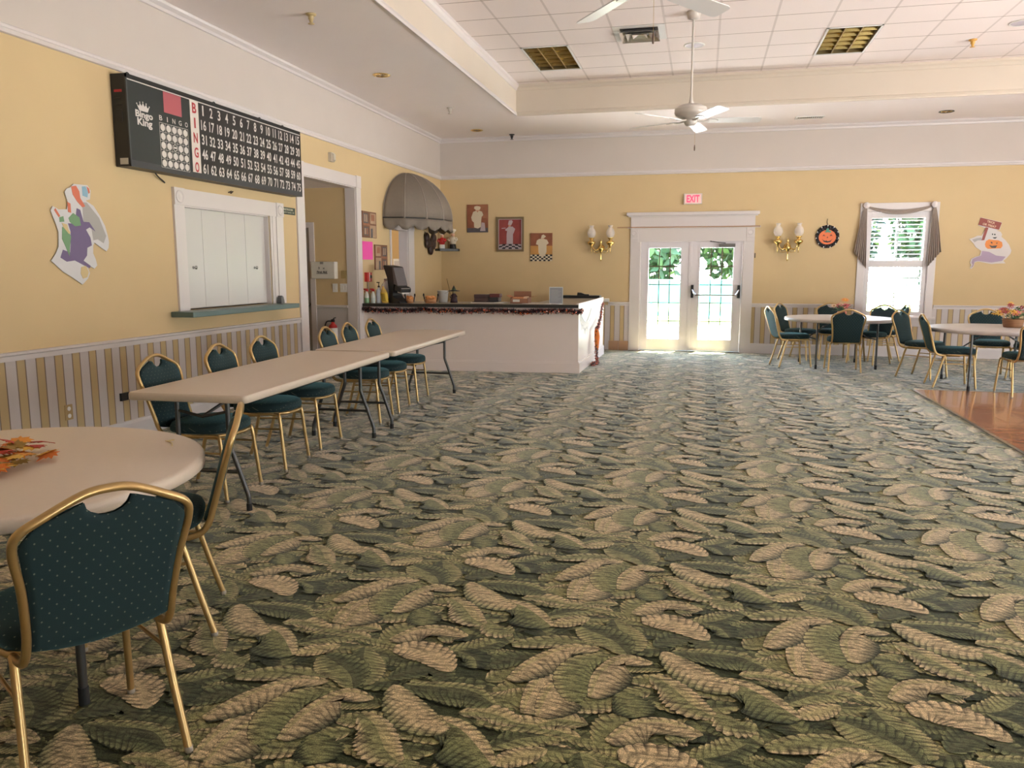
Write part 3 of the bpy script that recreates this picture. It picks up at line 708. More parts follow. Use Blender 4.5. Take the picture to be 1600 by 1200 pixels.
def folding_table(x, y, rot, label):
    t = thing('folding_table', label, 'table', (x, y, 0), rot, 'long folding tables'); L, W, zt = 1.215, .378, .725
    b = MB(); c = .03; pts = []
    for sx, sy, a0 in ((1,1,0),(-1,1,PI/2),(-1,-1,PI),(1,-1,1.5*PI)):
        for k in range(5): a = a0+PI/2*k/4; pts.append((sx*(W-c)+c*math.cos(a), sy*(L-c)+c*math.sin(a)))
    rows = []
    for s, z in ((.05,zt),(-.001,zt)): pass
    def ring(inset, z): return [V((p[0]-math.copysign(inset, p[0]), p[1]-math.copysign(inset, p[1]), z)) for p in pts]
    R = [ring(.006, zt), ring(.001, zt-.006), ring(0, zt-.014), ring(0, zt-.042), ring(.006, zt-.046)]
    b.grid(R, M_top, True, True); b.add(ring(.006, zt), [tuple(range(len(pts)))], M_top); b.add(ring(.006, zt-.046), [tuple(range(len(pts)-1, -1, -1))], M_top); b.build('tabletop', t)
    for s in (-1, 1):
        ye = s*(L-.165)
        for q in (-1, 1):
            b = MB(); b.tube(smooth_path([(.165*q, ye, zt-.04), (.165*q, ye, .45), (.168*q, ye, .40), (.20*q, ye, .31), (.262*q, ye, .13), (.275*q, ye, .085), (.276*q, ye, .03)], 4), .0145, M_leg, 10)
            b.tube([(.276*q, ye, .045), (.276*q, ye, 0)], .017, M_rubber, 10); b.build('leg', t)
        b = MB(); b.tube([(-.226*1, ye, .235), (.226, ye, .235)], .011, M_leg, 8); b.build('crossbar', t)
        b = MB(); b.tube([(-.165, ye, .60), (0, ye, .565), (.165, ye, .60)], .009, M_leg, 8); b.build('spreader', t)
        b = MB(); b.tube([(0, ye, .565), (0, s*(L-.45), .62), (0, s*(L-.72), zt-.045)], .010, M_leg, 8); b.box((-.03, s*(L-.47)-.04, .605), (.03, s*(L-.47)+.04, .632), M_leg); b.build('brace', t)
    for q in (-1, 1):
        MB().tube([(.345*q, -1.0, zt-.052), (.345*q, 1.0, zt-.052)], .008, M_leg, 6).build('rail', t)
    return t
folding_table(-2.925, 5.15, .046, 'nearer of the two long grey-beige folding tables set end to end')
folding_table(-3.01, 7.66, .034, 'farther of the two long folding tables, ending at the counter')

# ------------------------------------------------------------------ autumn decorations on the tables
LEAFM = [mat('maple_%d' % i, c, .65, noise=.2, nscale=25) for i, c in enumerate(((.62,.16,.02),(.70,.28,.03),(.45,.035,.02),(.28,.17,.03),(.72,.42,.06)))]
def maple(b, c, size, rz, tilt, m, droop=.25):
    prof = [(0,-.45),(.08,-.25),(.34,-.34),(.30,-.18),(.52,-.05),(.36,.02),(.48,.24),(.26,.20),(.24,.34),(.12,.30),(0,.62)]
    pts = prof+[(-x, y) for x, y in prof[-2:0:-1]]
    R = Matrix.Rotation(rz, 3, 'Z') @ Matrix.Rotation(tilt, 3, 'X'); c = V(c)
    vs = [c+R @ V((x*size, y*size, -droop*size*(x*x+max(0,y)**2*.6))) for x, y in pts]+[c+R @ V((0,0,.02*size))]
    k = len(pts); b.add(vs, [(i, (i+1) % k, k) for i in range(k)], m)
t = thing('autumn_leaf_centrepiece', 'orange and red artificial maple leaves around a small pumpkin on the near round table', 'table decoration', (-2.58, 2.31, .726))
O = V(t.location); rn = random.Random(11)
b = MB(); rows = []
for i in range(9):
    th = PI*i/8; rows.append([V((-2.62+(.075+.009*math.cos(8*a))*math.sin(th)*math.cos(a), 2.30+(.075+.009*math.cos(8*a))*math.sin(th)*math.sin(a), .783+.055*math.cos(th))) for a in [2*PI*k/32 for k in range(32)]])
b.grid(rows, M_orange, True, True); b.tube([(-2.62,2.30,.83),(-2.625,2.305,.855),(-2.61,2.31,.872)], [.014,.011,.009], mat('stem_brown', (.18,.12,.04), .8), 7); b.build('pumpkin', t, O)
for k in range(64):
    a = rn.uniform(0, 2*PI); r = rn.uniform(.07,.28); b = MB()
    maple(b, (-2.56+r*math.cos(a), 2.32+r*math.sin(a)*.85, .752+rn.uniform(0,.075)*(1-r/.33)), rn.uniform(.065,.10), rn.uniform(0,6.28), rn.uniform(-.5,.5), rn.choice(LEAFM)); b.build('maple_leaf', t, O, solid=.0012)
b = MB(); b.tube(smooth_path([(-2.16,2.82,.7275),(-2.11,2.79,.7285),(-2.07,2.74,.7275)], 4), .002, mat('straw_yellow', (.75,.62,.32), .7), 6); b.tube([(-2.15,2.815,.728),(-2.125,2.83,.731)], .0025, MATS['straw_yellow'], 6)
tag(b.build('paper_scrap', origin=(-2.11,2.78,.726)), 'tiny pale yellow scrap of straw lying on the near round table', 'scrap')

def blossom(name, parent, O, c, r, mp, mc, n=9, layers=2, tilt=0.):
    b = MB(); R = Matrix.Rotation(tilt, 3, 'X') @ Matrix.Rotation(rn.uniform(0,6.28), 3, 'Z'); c = V(c)
    for l in range(layers):
        for k in range(n):
            a = 2*PI*(k+.5*l)/n; rr = r*(1-.25*l); w = 2.2/n; h = r*.12*l
            pts = [V((math.cos(a)*rr*.15, math.sin(a)*rr*.15, .02*r+h)), V((math.cos(a-w*.5)*rr*.65, math.sin(a-w*.5)*rr*.65, r*.14+h)), V((math.cos(a)*rr, math.sin(a)*rr, r*.05+h)), V((math.cos(a+w*.5)*rr*.65, math.sin(a+w*.5)*rr*.65, r*.14+h))]
            b.add([c+R @ p for p in pts], [(0,1,2,3)], mp)
    b.ball(c+R @ V((0,0,r*.1)), r*.2, mc, 8, 5)
    return b.build(name, parent, O, solid=.0015)
pink = mat('petal_pink', (.65,.12,.17), .6); mag = mat('petal_magenta', (.45,.02,.09), .6); cream = mat('petal_cream', (.75,.55,.38), .6); yel = mat('petal_yellow', (.80,.48,.06), .6); orp = mat('petal_orange', (.85,.25,.02), .6); cent = mat('flower_centre', (.35,.16,.02), .8)
def foliage(name, parent, O, c, rx, rz_, n, m, sz=.03):
    b = MB()
    for k in range(n):
        a = rn.uniform(0,6.28); q = rn.random()**.5; d = V((math.cos(a)*q*rx, math.sin(a)*q*rx, rn.uniform(0,1)*rz_)); p = V(c)+d
        o = V((math.cos(a), math.sin(a), rn.uniform(-.2,.9))).normalized(); s = o.cross(V((0,0,1))).normalized()*sz*.4
        b.add([p, p+o*sz*.6+s, p+o*sz*1.5, p+o*sz*.6-s], [(0,1,2,3)], m)
        if k % 3 == 0: b.tube([V(c), p], .0018, m, 4)
    return b.build(name, parent, O, solid=.001)
# arrangement by the window
c0 = V((2.05, 12.75, .726)); t = thing('flower_arrangement', 'pink and orange artificial flowers on the white round table by the window', 'flowers', c0); O = c0
MB().lathe([(0,0),(.05,0),(.062,.015),(.068,.07),(.06,.085),(.055,.085),(.055,.03),(0,.03)], c0, mat('vase_terracotta', (.42,.14,.09), .6), 16).build('pot', t, O)
foliage('foliage', t, O, c0+V((0,0,.08)), .12, .10, 60, M_green)
for k in range(16):
    a = rn.uniform(0,6.28); r = rn.uniform(.03,.16)
    blossom('blossom', t, O, c0+V((r*math.cos(a), r*math.sin(a)*.8, .11+.09*(1-r/.2)+rn.uniform(-.02,.03))), rn.uniform(.032,.05), rn.choice((pink,pink,mag,cream)), cent, 8, 2, rn.uniform(.3,1.0))
blossom('blossom', t, O, c0+V((.03,-.02,.245)), .068, orp, yel, 14, 2, .55)
# basket on the other one
c0 = V((3.74, 10.95, .726)); t = thing('flower_basket', 'woven brown basket of magenta, cream and yellow flowers on the right-hand round table', 'flowers', c0); O = c0
def wicker():
    m = mat('wicker_brown', (.30,.14,.06), .7); nt = m.node_tree; w = nt.nodes.new('ShaderNodeTexWave'); w.inputs['Scale'].default_value = 30; w.bands_direction = 'Z'
    tc = nt.nodes.new('ShaderNodeTexCoord'); nt.links.new(tc.outputs['Object'], w.inputs['Vector'])
    nt.links.new(nmix(nt, w.outputs['Fac'], (.16,.07,.03), (.36,.18,.08)), nt.nodes['Principled BSDF'].inputs['Base Color'])
    return m
MB().lathe([(0,0),(.098,0),(.105,.02),(.118,.085),(.125,.10),(.117,.105),(.11,.09),(.10,.02),(0,.02)], c0, wicker(), 24).build('basket', t, O)
foliage('foliage', t, O, c0+V((0,0,.1)), .17, .14, 90, M_green, .035)
for k in range(26):
    a = rn.uniform(0,6.28); r = rn.uniform(.03,.22)
    blossom('blossom', t, O, c0+V((r*math.cos(a), r*math.sin(a)*.85, .13+.15*(1-r/.26)+rn.uniform(-.03,.04))), rn.uniform(.035,.06), rn.choice((mag,mag,pink,cream,yel)), cent, 8, 2, rn.uniform(.2,1.1))

# ------------------------------------------------------------------ left wall
# bingo board
bx0, bx1, bz0, bz1, bd = 5.775, 8.655, 2.268, 3.0, .145
t = thing('bingo_board', 'long black electric bingo number board on the left wall above the hatch', 'bingo board', (XL, (bx0+bx1)/2, bz0)); O = V(t.location)
Mb = mat('board_face', (.020,.025,.025), .5); Mb2 = mat('board_number_panel', (.020,.017,.017), .5); Mlip = mat('board_lip', (.05,.055,.06), .4); Mw = mat('board_white', (.62,.58,.55), .5); Mr = mat('board_red', (.42,.03,.04), .5)
b = MB(); b.box((XL+.004, bx0, bz0), (XL+bd-.006, bx1, bz1), M_black)
for k, (zz) in enumerate((2.62, 2.75, 2.80)): b.box((XL+.04, bx0-.006, zz), (XL+.10, bx0, zz+(.10 if k == 0 else .012)), M_dark)
b.build('housing', t, O, bevel=.004)
b = MB(); d0, d1 = XL+bd-.006, XL+bd+.004
b.box((d0, bx0, bz1-.03), (d1, bx1, bz1), M_black); b.box((d0, bx0, bz0), (d1, bx0+.014, bz1), Mlip); b.box((d0, bx1-.01, bz0), (d1, bx1, bz1), M_black)
b.prism([(0,0),(.012,0),(.004,.055),(0,.06)], (V((d0,0,bz0)), X_, Z_, -Y_), -bx1, -bx0, Mlip); b.box((d0, bx0+.014, bz1-.045), (d1+.001, bx1-.01, bz1-.037), Mw); b.build('frame', t, O)
fr = FL(0, 0, bd)
b = MB(); b.box((d0, bx0+.014, bz0+.055), (d1-.003, 6.60, bz1-.045), Mb); b.box((d0, 6.725, bz0+.055), (d1-.003, bx1-.01, bz1-.045), Mb2); b.build('face_panel', t, O)
b = MB()
for r in range(5):
    for c in range(15):
        n = r*15+c+1; x = 6.797+(8.585-6.797)*c/14; z = 2.892-r*.1315
        b.text(str(n), fr, Mw, 1, x, z, w=(.020 if n == 1 else .046 if n < 10 else .060 if n == 11 else .078 if '1' in str(n) else .088), h=.092, bold=.018, d=.003)
b.build('numbers', t, O)
b = MB(); b.prism(rect(6.60, 2.318, 6.725, 2.955), fr, 0, .004, mat('board_cream', (.66,.60,.55), .5))
for k, ch in enumerate('BINGO'): b.text(ch, fr, Mr, 1, 6.662, 2.892-k*.1315, w=(.022 if ch == 'I' else .062), h=.092, bold=.025, d=.0055)
b.build('letter_column', t, O)
b = MB(); b.prism(rect(6.235, 2.778, 6.478, 2.952), fr, 0, .003, mat('display_red', (.42,.10,.12), .4)); b.build('display_window', t, O)
b = MB()
for k, ch in enumerate('BINGO'): b.text(ch, fr, Mw, 1, 6.185+k*.088, 2.722, h=.042, w=(.010 if ch == 'I' else .04), bold=.01, d=.003)
for i in range(6):
    z = 2.683-i*.0748; b.prism(rect(6.165, z-.0015, 6.555, z+.0015), fr, 0, .002, Mw); x = 6.165+i*.078; b.prism(rect(x-.0015, 2.309, x+.0015, 2.683), fr, 0, .002, Mw)
for i in range(5):
    for j in range(5):
        cx, cz = 6.204+j*.078, 2.645-i*.0748
        b.prism(circ(cx, cz, .030, 18), fr, 0, .003, Mw)
        if i == 2 and j == 2:
            b.prism(circ(cx, cz, .024, 14), fr, .003, .0035, Mb); b.prism(rect(cx-.02, cz-.008, cx+.02, cz+.008), fr, .0035, .004, Mw)
b.build('card_pattern', t, O)
b = MB()
crown = [(5.915,2.735),(5.893,2.79)]+[(5.893+.145*k/6+(.0), 2.79 if k % 2 == 0 else 2.762) for k in range(1, 7)]+[(6.035,2.735)]
crown = [(5.92,2.735),(5.892,2.782),(5.918,2.768),(5.93,2.797),(5.95,2.772),(5.968,2.803),(5.986,2.772),(6.008,2.797),(6.018,2.768),(6.045,2.778),(6.022,2.735)]
b.prism(crown, fr, 0, .003, Mw)
for x, z in ((5.892,2.786),(5.93,2.801),(5.968,2.808),(6.008,2.801),(6.045,2.783)): b.prism(circ(x, z, .006, 8), fr, 0, .003, Mw)
b.text('Bingo', fr, Mw, 1, 5.975, 2.70, w=.215, h=.072, bold=.035, d=.003); b.text('King', fr, Mw, 1, 5.978, 2.637, w=.185, h=.078, bold=.035, d=.003)
b.build('emblem', t, O)
b = MB(); b.box((XL+.035, bx0-.004, 2.855), (XL+.105, bx0, 2.875), Mr); b.box((XL+.05, bx0-.004, 2.285), (XL+.125, bx0, 2.335), mat('tag_silver', (.45,.43,.38), .5)); b.build('side_labels', t, O)
for y in (5.90, 7.10, 7.92, 8.4):
    b = MB(); b.tube([V((XL+.07, y+.022*math.cos(a), bz1+.012+.022*math.sin(a))) for a in [2*PI*k/14 for k in range(14)]], .0045, M_dark, 6, closed=True); b.build('hanging_ring', t, O)
b = MB(); b.tube(smooth_path([(XL+.03,6.22,2.27),(XL+.03,6.27,2.235),(XL+.02,6.33,2.215),(XL+.012,6.37,2.20)], 4), .006, M_black, 6); b.build('power_lead', t, O)

# flying costume cutout
out = [(5.286,2.08),(5.366,2.083),(5.43,2.085),(5.461,2.046),(5.447,1.978),(5.40,1.965),(5.48,1.93),(5.541,1.856),(5.59,1.78),(5.614,1.701),(5.622,1.65),(5.612,1.604),(5.587,1.577),(5.52,1.61),(5.462,1.642),(5.445,1.621),(5.439,1.558),(5.462,1.51),(5.473,1.464),(5.441,1.438),(5.40,1.455),(5.36,1.474),(5.387,1.401),(5.362,1.359),(5.301,1.314),(5.212,1.366),(5.111,1.418),(5.011,1.496),(5.06,1.55),(5.092,1.601),(5.103,1.71),(5.084,1.768),(5.044,1.863),(5.066,1.899),(5.121,1.878),(5.199,1.884),(5.218,1.935),(5.193,2.012),(5.215,2.039),(5.25,2.05)]
t = thing('ghost_cutout', 'white paper ghost cutout in purple and green on the wall left of the hatch', 'wall decoration', (XL, 5.3, 1.7)); O = V(t.location); fr = FL()
def shrink(poly, k):
    cx = sum(p[0] for p in poly)/len(poly); cz = sum(p[1] for p in poly)/len(poly); return [(cx+(p[0]-cx)*k, cz+(p[1]-cz)*k) for p in poly]
MB().prism(out, fr, .006, .012, mat('card_white', (.60,.60,.62), .6), mat('card_edge', (.5,.48,.46), .7)).build('card', t, O)
pur = mat('print_purple', (.16,.12,.24), .6); pgr = mat('print_green', (.17,.32,.17), .6); pred = mat('print_coral', (.62,.17,.10), .6); pblu = mat('print_blue', (.24,.42,.55), .6); pyel = mat('print_cream', (.62,.48,.25), .6); pgry = mat('print_grey', (.38,.37,.36), .6)
for nm, poly, m, d in (('grey_folds', [(5.36,1.95),(5.41,1.95),(5.53,1.84),(5.595,1.70),(5.56,1.64),(5.50,1.67),(5.45,1.66),(5.44,1.75),(5.36,1.80)], pgry, .0126),
    ('cloak', [(5.30,1.90),(5.335,1.89),(5.36,1.80),(5.42,1.80),(5.48,1.73),(5.42,1.76),(5.38,1.74),(5.42,1.68),(5.43,1.62),(5.38,1.60),(5.37,1.54),(5.33,1.50),(5.40,1.46),(5.39,1.44),(5.29,1.48),(5.24,1.50),(5.16,1.49),(5.10,1.52),(5.13,1.58),(5.20,1.56),(5.21,1.62),(5.22,1.72),(5.20,1.78),(5.27,1.78)], pur, .0132),
    ('sleeve', [(5.14,1.75),(5.19,1.74),(5.22,1.68),(5.20,1.60),(5.19,1.53),(5.16,1.60),(5.13,1.66)], pgr, .0138), ('collar', [(5.21,1.82),(5.26,1.86),(5.32,1.83),(5.33,1.77),(5.27,1.76),(5.22,1.79)], pgr, .0138), ('cuff', [(5.12,1.82),(5.16,1.83),(5.165,1.79),(5.12,1.785)], pgr, .0138),
    ('scarf', [(5.26,2.06),(5.31,2.07),(5.34,2.03),(5.345,1.98),(5.39,1.92),(5.36,1.91),(5.31,1.95),(5.27,2.0)], pred, .0136), ('trim_band', [(5.21,1.94),(5.24,1.93),(5.24,1.86),(5.21,1.865)], pred, .0136), ('glove', [(5.14,1.78),(5.19,1.77),(5.20,1.73),(5.22,1.71),(5.20,1.70),(5.15,1.75)], pyel, .0142), ('wand', [(5.075,1.87),(5.09,1.885),(5.13,1.83),(5.115,1.82)], pred, .0136),
    ('bonnet', [(5.37,2.07),(5.41,2.075),(5.43,2.03),(5.42,1.99),(5.37,2.0)], pblu, .0136), ('ribbon', [(5.42,2.075),(5.445,2.06),(5.45,2.03),(5.435,2.02)], pred, .0138), ('shoe', [(5.30,1.45),(5.35,1.46),(5.375,1.41),(5.355,1.37),(5.31,1.36),(5.29,1.40)], pyel, .0136)):
    MB().prism(poly, fr, .012, d, m).build(nm, t, O)

# serving hatch: four folding panels and the shelf
t = thing('serving_hatch_shutter', 'white four-panel folding shutter closing the serving hatch in the left wall', 'shutter', (XL-.06, 7.37, 1.06)); O = V(t.location)
ys = (6.632, 6.975, 7.37, 7.73, 8.118)
for k in range(4):
    b = MB(); b.box((XL-.075, ys[k]+.0015, 1.06), (XL-.05, ys[k+1]-.0015, 2.008), M_shut); p = b.build('shutter_panel', t, O, bevel=.003)
    if k in (0, 3):
        yy = 6.803 if k == 0 else 7.885
        b = MB(); b.lathe([(0,0),(.014,0),(.01,.008),(.009,.018),(.018,.026),(.018,.034),(0,.038)], (XL-.05, yy, 1.448), M_steel, 12, (1,0,0)); b.build('knob', p, O)
b = MB(); b.box((XL, 6.36, .995), (XL+.235, 8.33, 1.045), M_sill); tag(b.build('hatch_shelf', origin=(XL, 7.3, 1.02), bevel=.006), 'dark green painted ledge running under the white serving hatch', 'shelf')
b = MB(); b.prism([(0,0),(.075,0),(.07,.03),(.05,.075),(.02,.09),(0,.06)], (V((XL+.03, 8.20, 1.0455)), Y_, Z_, X_), 0, .05, mat('dispenser_grey', (.12,.12,.12), .35)); tag(b.build('tape_dispenser', origin=(XL+.05, 8.23, 1.046), bevel=.004), 'small dark rounded gadget standing at the far end of the green ledge', 'dispenser')
b = MB(); b.prism(rect(8.425, 2.062, 8.728, 2.142), FL(), .001, .008, mat('sign_green', (.03,.05,.035), .4)); 
b.text('RESTROOM', FL(), mat('sign_cream', (.55,.53,.42), .6), 1, 8.565, 2.118, w=.21, h=.022, bold=.03, d=.009); b.text('Seating Capacity : 160', FL(), MATS['sign_cream'], 1, 8.575, 2.084, w=.25, h=.02, bold=.02, d=.009)
tag(b.build('capacity_sign', origin=(XL, 8.57, 2.1)), 'small dark green sign with cream lettering beside the hatch casing', 'sign')
b = MB(); b.box((XL, 9.655, 2.80), (XL+.05, 9.745, 2.915), mat('sensor_beige', (.55,.50,.42), .5)); b.prism([(0,0),(.02,.02),(.02,.09),(0,.105)], (V((XL+.05,0,2.803)), X_, Z_, -Y_), -9.735, -9.665, MATS['sensor_beige']); tag(b.build('motion_sensor', origin=(XL, 9.7, 2.85), bevel=.004), 'small beige motion sensor high on the yellow wall above the hallway opening', 'sensor')
b = MB(); b.tube([(XL+.005,7.37,2.205),(XL+.02,7.39,2.215),(XL+.01,7.41,2.20),(XL+.02,7.43,2.22)], .006, M_dkbrown, 5); b.tube([(XL+.012,7.40,2.195),(XL+.02,7.40,2.225)], .005, M_dkbrown, 5); tag(b.build('picture_hook', origin=(XL, 7.4, 2.2)), 'small dark hook on the wall right above the hatch casing', 'hook')
def outlet(name, fr, x, z, label, m, w=.075, h=.118):
    t = thing(name, label, 'outlet', fr[0]+fr[1]*x+fr[2]*z); O = V(t.location)
    MB().prism(rect(x-w/2, z-h/2, x+w/2, z+h/2), fr, .0, .006, m).build('cover_plate', t, O, bevel=.002)
    for s in (-1, 1): MB().prism(circ(x, z+s*.028, .017, 12), fr, .006, .009, M_white).build('socket', t, O)
outlet('power_outlet', FL(), 5.07, .34, 'beige power outlet on the striped panelling behind the near round table', mat('outlet_tan', (.42,.30,.14), .5))
b = MB(); b.prism(rect(5.63,.335,5.72,.40), FL(), 0, .02, M_dark); tag(b.build('wall_jack', origin=(XL,5.67,.37)), 'small dark jack box on the striped panelling beside the nearest folding-table chair', 'jack box')

# hallway fittings
fr = (V((0, HALL[1], 0)), X_, Z_, -Y_)
t = thing('first_aid_box', 'white first aid cabinet with black lettering on the hallway wall', 'first aid box', (-5.2, HALL[1], 1.29)); O = V(t.location)
b = MB(); b.box((-5.385, HALL[1]-.11, 1.295), (-5.02, HALL[1], 1.535), mat('cabinet_white', (.66,.64,.58), .35)); b.build('body', t, O, bevel=.012)
b = MB(); fr2 = (V((0, HALL[1]-.111, 0)), X_, Z_, -Y_); b.text('First Aid', fr2, M_black, 1, -5.215, 1.39, w=.15, h=.034, bold=.03, d=.001); b.prism(rect(-5.30,1.365,-5.13,1.37), fr2, 0, .001, M_black); b.text('3   x', fr2, M_black, 1, -5.22, 1.445, w=.10, h=.03, bold=.02); b.build('lettering', t, O)
b = MB(); b.box((-5.24, HALL[1]-.115, 1.50), (-5.19, HALL[1]-.105, 1.53), mat('latch_grey', (.25,.24,.22), .4)); b.build('latch', t, O)
b = MB(); b.prism(rect(-4.965,1.30,-4.895,1.41), fr, 0, .025, mat('thermostat_tan', (.40,.29,.12), .5)); tag(b.build('thermostat', origin=(-4.93,HALL[1],1.35), bevel=.004), 'tan thermostat on the hallway wall right of the first aid box', 'thermostat')
for xx, w, lab, n in ((-5.073,.075,'single light switch below the first aid box in the hallway',1), (-4.935,.118,'double light switch plate in the hallway beside the jamb',2)):
    t = thing('light_switch', lab, 'switch', (xx, HALL[1], 1.165), 0, 'hallway switches'); O = V(t.location)
    MB().prism(rect(xx-w/2,1.108,xx+w/2,1.228), fr, 0, .006, M_white).build('cover_plate', t, O, bevel=.002)
    for k in range(n): MB().prism(rect(xx-.016+(k-(n-1)/2)*.046,1.135,xx+.016+(k-(n-1)/2)*.046,1.20), fr, .006, .01, M_paper).build('rocker', t, O)
t = thing('fire_extinguisher', 'red fire extinguisher hanging on the white hallway panelling', 'fire extinguisher', (-5.09, HALL[1]-.07, .36)); O = V(t.location); c = V((-5.09, HALL[1]-.075, 0))
b = MB(); b.lathe([(0,.36),(.058,.36),(.064,.375),(.064,.60),(.055,.64),(.025,.665),(.022,.69),(0,.69)], c, M_red, 16); b.build('cylinder', t, O)
b = MB(); b.lathe([(.0645,.40),(.0648,.40),(.0648,.605),(.0645,.605)], c, M_white, 16); b.build('label_wrap', t, O)
b = MB(); b.box(c+V((-.02,-.02,.685)), c+V((.02,.02,.725)), M_black); b.tube([c+V((0,0,.72)), c+V((.03,-.02,.745)), c+V((.06,-.03,.75))], .008, M_black, 6); b.build('valve_handle', t, O)
b = MB(); b.tube(smooth_path([c+V((-.02,0,.70)), c+V((-.09,-.01,.69)), c+V((-.12,-.01,.60)), c+V((-.10,-.01,.48))], 5), .010, M_black, 8); b.build('hose', t, O)

# pictures and papers between the openings
def flatpic(name, fr, x0, z0, x1, z1, label, cat, m, shapes, d=.018, edge=None, origin=None, group=None):
    """a canvas with painted shapes (polygon in 0..1, material)"""
    o = fr[0]+fr[1]*(x0+x1)/2+fr[2]*(z0+z1)/2; t = thing(name, label, cat, o, 0, group); O = V(o)
    MB().prism(rect(x0, z0, x1, z1), fr, .002, d, m, edge or m).build('canvas', t, O)
    b = MB()
    for k, (poly, mm) in enumerate(shapes): b.prism([(x0+(x1-x0)*p[0], z0+(z1-z0)*p[1]) for p in poly], fr, d, d+.0004+.00005*k, mm)
    if shapes: b.build('painting', t, O)
    return t
br1, br2, br3, br4 = mat('paint_brown', (.20,.09,.05), .6, noise=.4, nscale=14), mat('paint_rust', (.32,.13,.07), .6, noise=.3, nscale=12), mat('paint_beige', (.42,.28,.18), .6, noise=.3, nscale=12), mat('paint_slate', (.10,.09,.10), .6, noise=.3, nscale=12)
R4 = lambda a, c, e, f: [(a,c),(e,c),(e,f),(a,f)]
cafe = [(R4(.08,.55,.40,.92), br4), (R4(.14,.60,.22,.88), br3), (R4(.27,.60,.35,.88), br3), (R4(.05,.46,.55,.54), br2), (R4(.10,.08,.42,.40), br4), (R4(.14,.12,.24,.36), br3), (R4(.28,.12,.38,.36), br2), (R4(.52,.02,.96,.48), br3), (R4(.58,.0,.72,.36), br4), (R4(.55,.55,.95,.95), br3), (R4(.62,.66,.86,.9), br2)]
flatpic('cafe_picture', FL(), 10.63, 1.88, 11.13, 2.25, 'brown street-front picture on the left wall above the pink sheet', 'picture', br1, cafe)
flatpic('cafe_picture', FL(), 11.06, 1.42, 11.53, 1.79, 'brown shop-front picture on the left wall right of the pink sheet', 'picture', br1, [([(1-p[0], p[1]) for p in q], m) for q, m in cafe])
b = MB(); b.prism(rect(10.645,1.567,11.005,1.825), FL(), .001, .004, mat('neon_pink_paper', (.85,.08,.42), .6)); tag(b.build('pink_sheet', origin=(XL,10.83,1.7)), 'bright pink sheet of paper taped to the wall beside the hallway casing', 'paper')
t = thing('fire_alarm_pull', 'red fire alarm pull station with white band on the left wall', 'fire alarm', (XL,10.77,1.32)); O = V(t.location)
MB().prism(rect(10.69,1.25,10.86,1.385), FL(), 0, .045, M_red).build('body', t, O, bevel=.005)
b = MB(); b.prism(rect(10.765,1.26,10.785,1.38), FL(), .045, .047, M_white); b.prism(rect(10.795,1.30,10.85,1.345), FL(), .045, .05, M_black); b.build('handle', t, O)
b = MB(); b.tube([(XL+.02,10.775,1.25),(XL+.02,10.775,1.10)], .007, mat('conduit_grey', (.4,.37,.33), .5), 6); b.build('conduit', t, O)

# awning over the kitchen door: a half dome of canvas panels with a scalloped valance
t = thing('dome_awning', 'brown canvas half-dome awning over the doorway in the left corner', 'awning', (XL, 12.42, 2.15)); O = V(t.location)
ca = mat('awning_canvas', (.185,.155,.125), .75, noise=.08, nscale=20, bump=.2, bscale=300); yc, ry, hx, hz, zb = 12.42, 1.02, .72, .76, 2.20
NP = 7; b = MB(); seams = MB(); K = 6
def dome(a, e):
    """a along the width 0..pi, e height 0..1; canvas sags a little between the ribs"""
    f = (a/PI*NP) % 1.; sag = .035*math.sin(PI*f)*math.cos(e*PI/2)
    r = max(0., math.cos(e*PI/2))**1.12*(1-sag); return V((XL+.01+hx*math.sin(a)*r, yc-ry*math.cos(a)*r, zb+hz*math.sin(e*PI/2)))
rows = []
for i in range(13):
    e = i/12; rows.append([dome(PI*k/(NP*K), e) for k in range(NP*K+1)])
b.grid(rows, ca, True); b.build('canopy', t, O, solid=.004)
for k in range(NP+1): seams.tube([dome(PI*k/NP+(1e-4 if k == 0 else -1e-4 if k == NP else 0), i/12)+V((.003,0,.002)) for i in range(13)], .006, mat('awning_seam_highlight', (.36,.31,.27), .7), 5)  # seam colour lightened to paint highlights along the ribs
seams.build('ribs', t, O)
rows = []; M_ = NP*10
for j in range(4):
    row = []
    for k in range(M_+1):
        a = PI*k/M_; f = (k/10.) % 1.; drop = (.115+.065*abs(math.sin(PI*(k/M_*10))))*j/3; p = dome(a, 0); row.append(p+V((.012*math.sin(k*1.9)*j/3, .01*math.cos(k*1.3)*j/3, -drop)))
    rows.append(row)
MB().grid(rows, ca, True).build('valance', t, O, solid=.003)
b = MB(); b.tube([dome(PI*k/40, 0)+V((-.004*math.sin(PI*k/40),0,.004)) for k in range(41)], .009, M_dark, 6); b.build('hoop', t, O)

# kitchen details seen under it
b = MB(); b.box((-5.675, YF-.016, 1.34), (-5.515, YF-.0125, 1.62), M_paper); b.box((-5.655, YF-.0165, 1.40), (-5.535, YF-.016, 1.58), mat('print_pale', (.50,.48,.50), .8)); tag(b.build('notice_sheet', origin=(-5.5,YF-.014,1.5)), 'white printed notice on the tan kitchen wall seen through the doorway', 'notice')

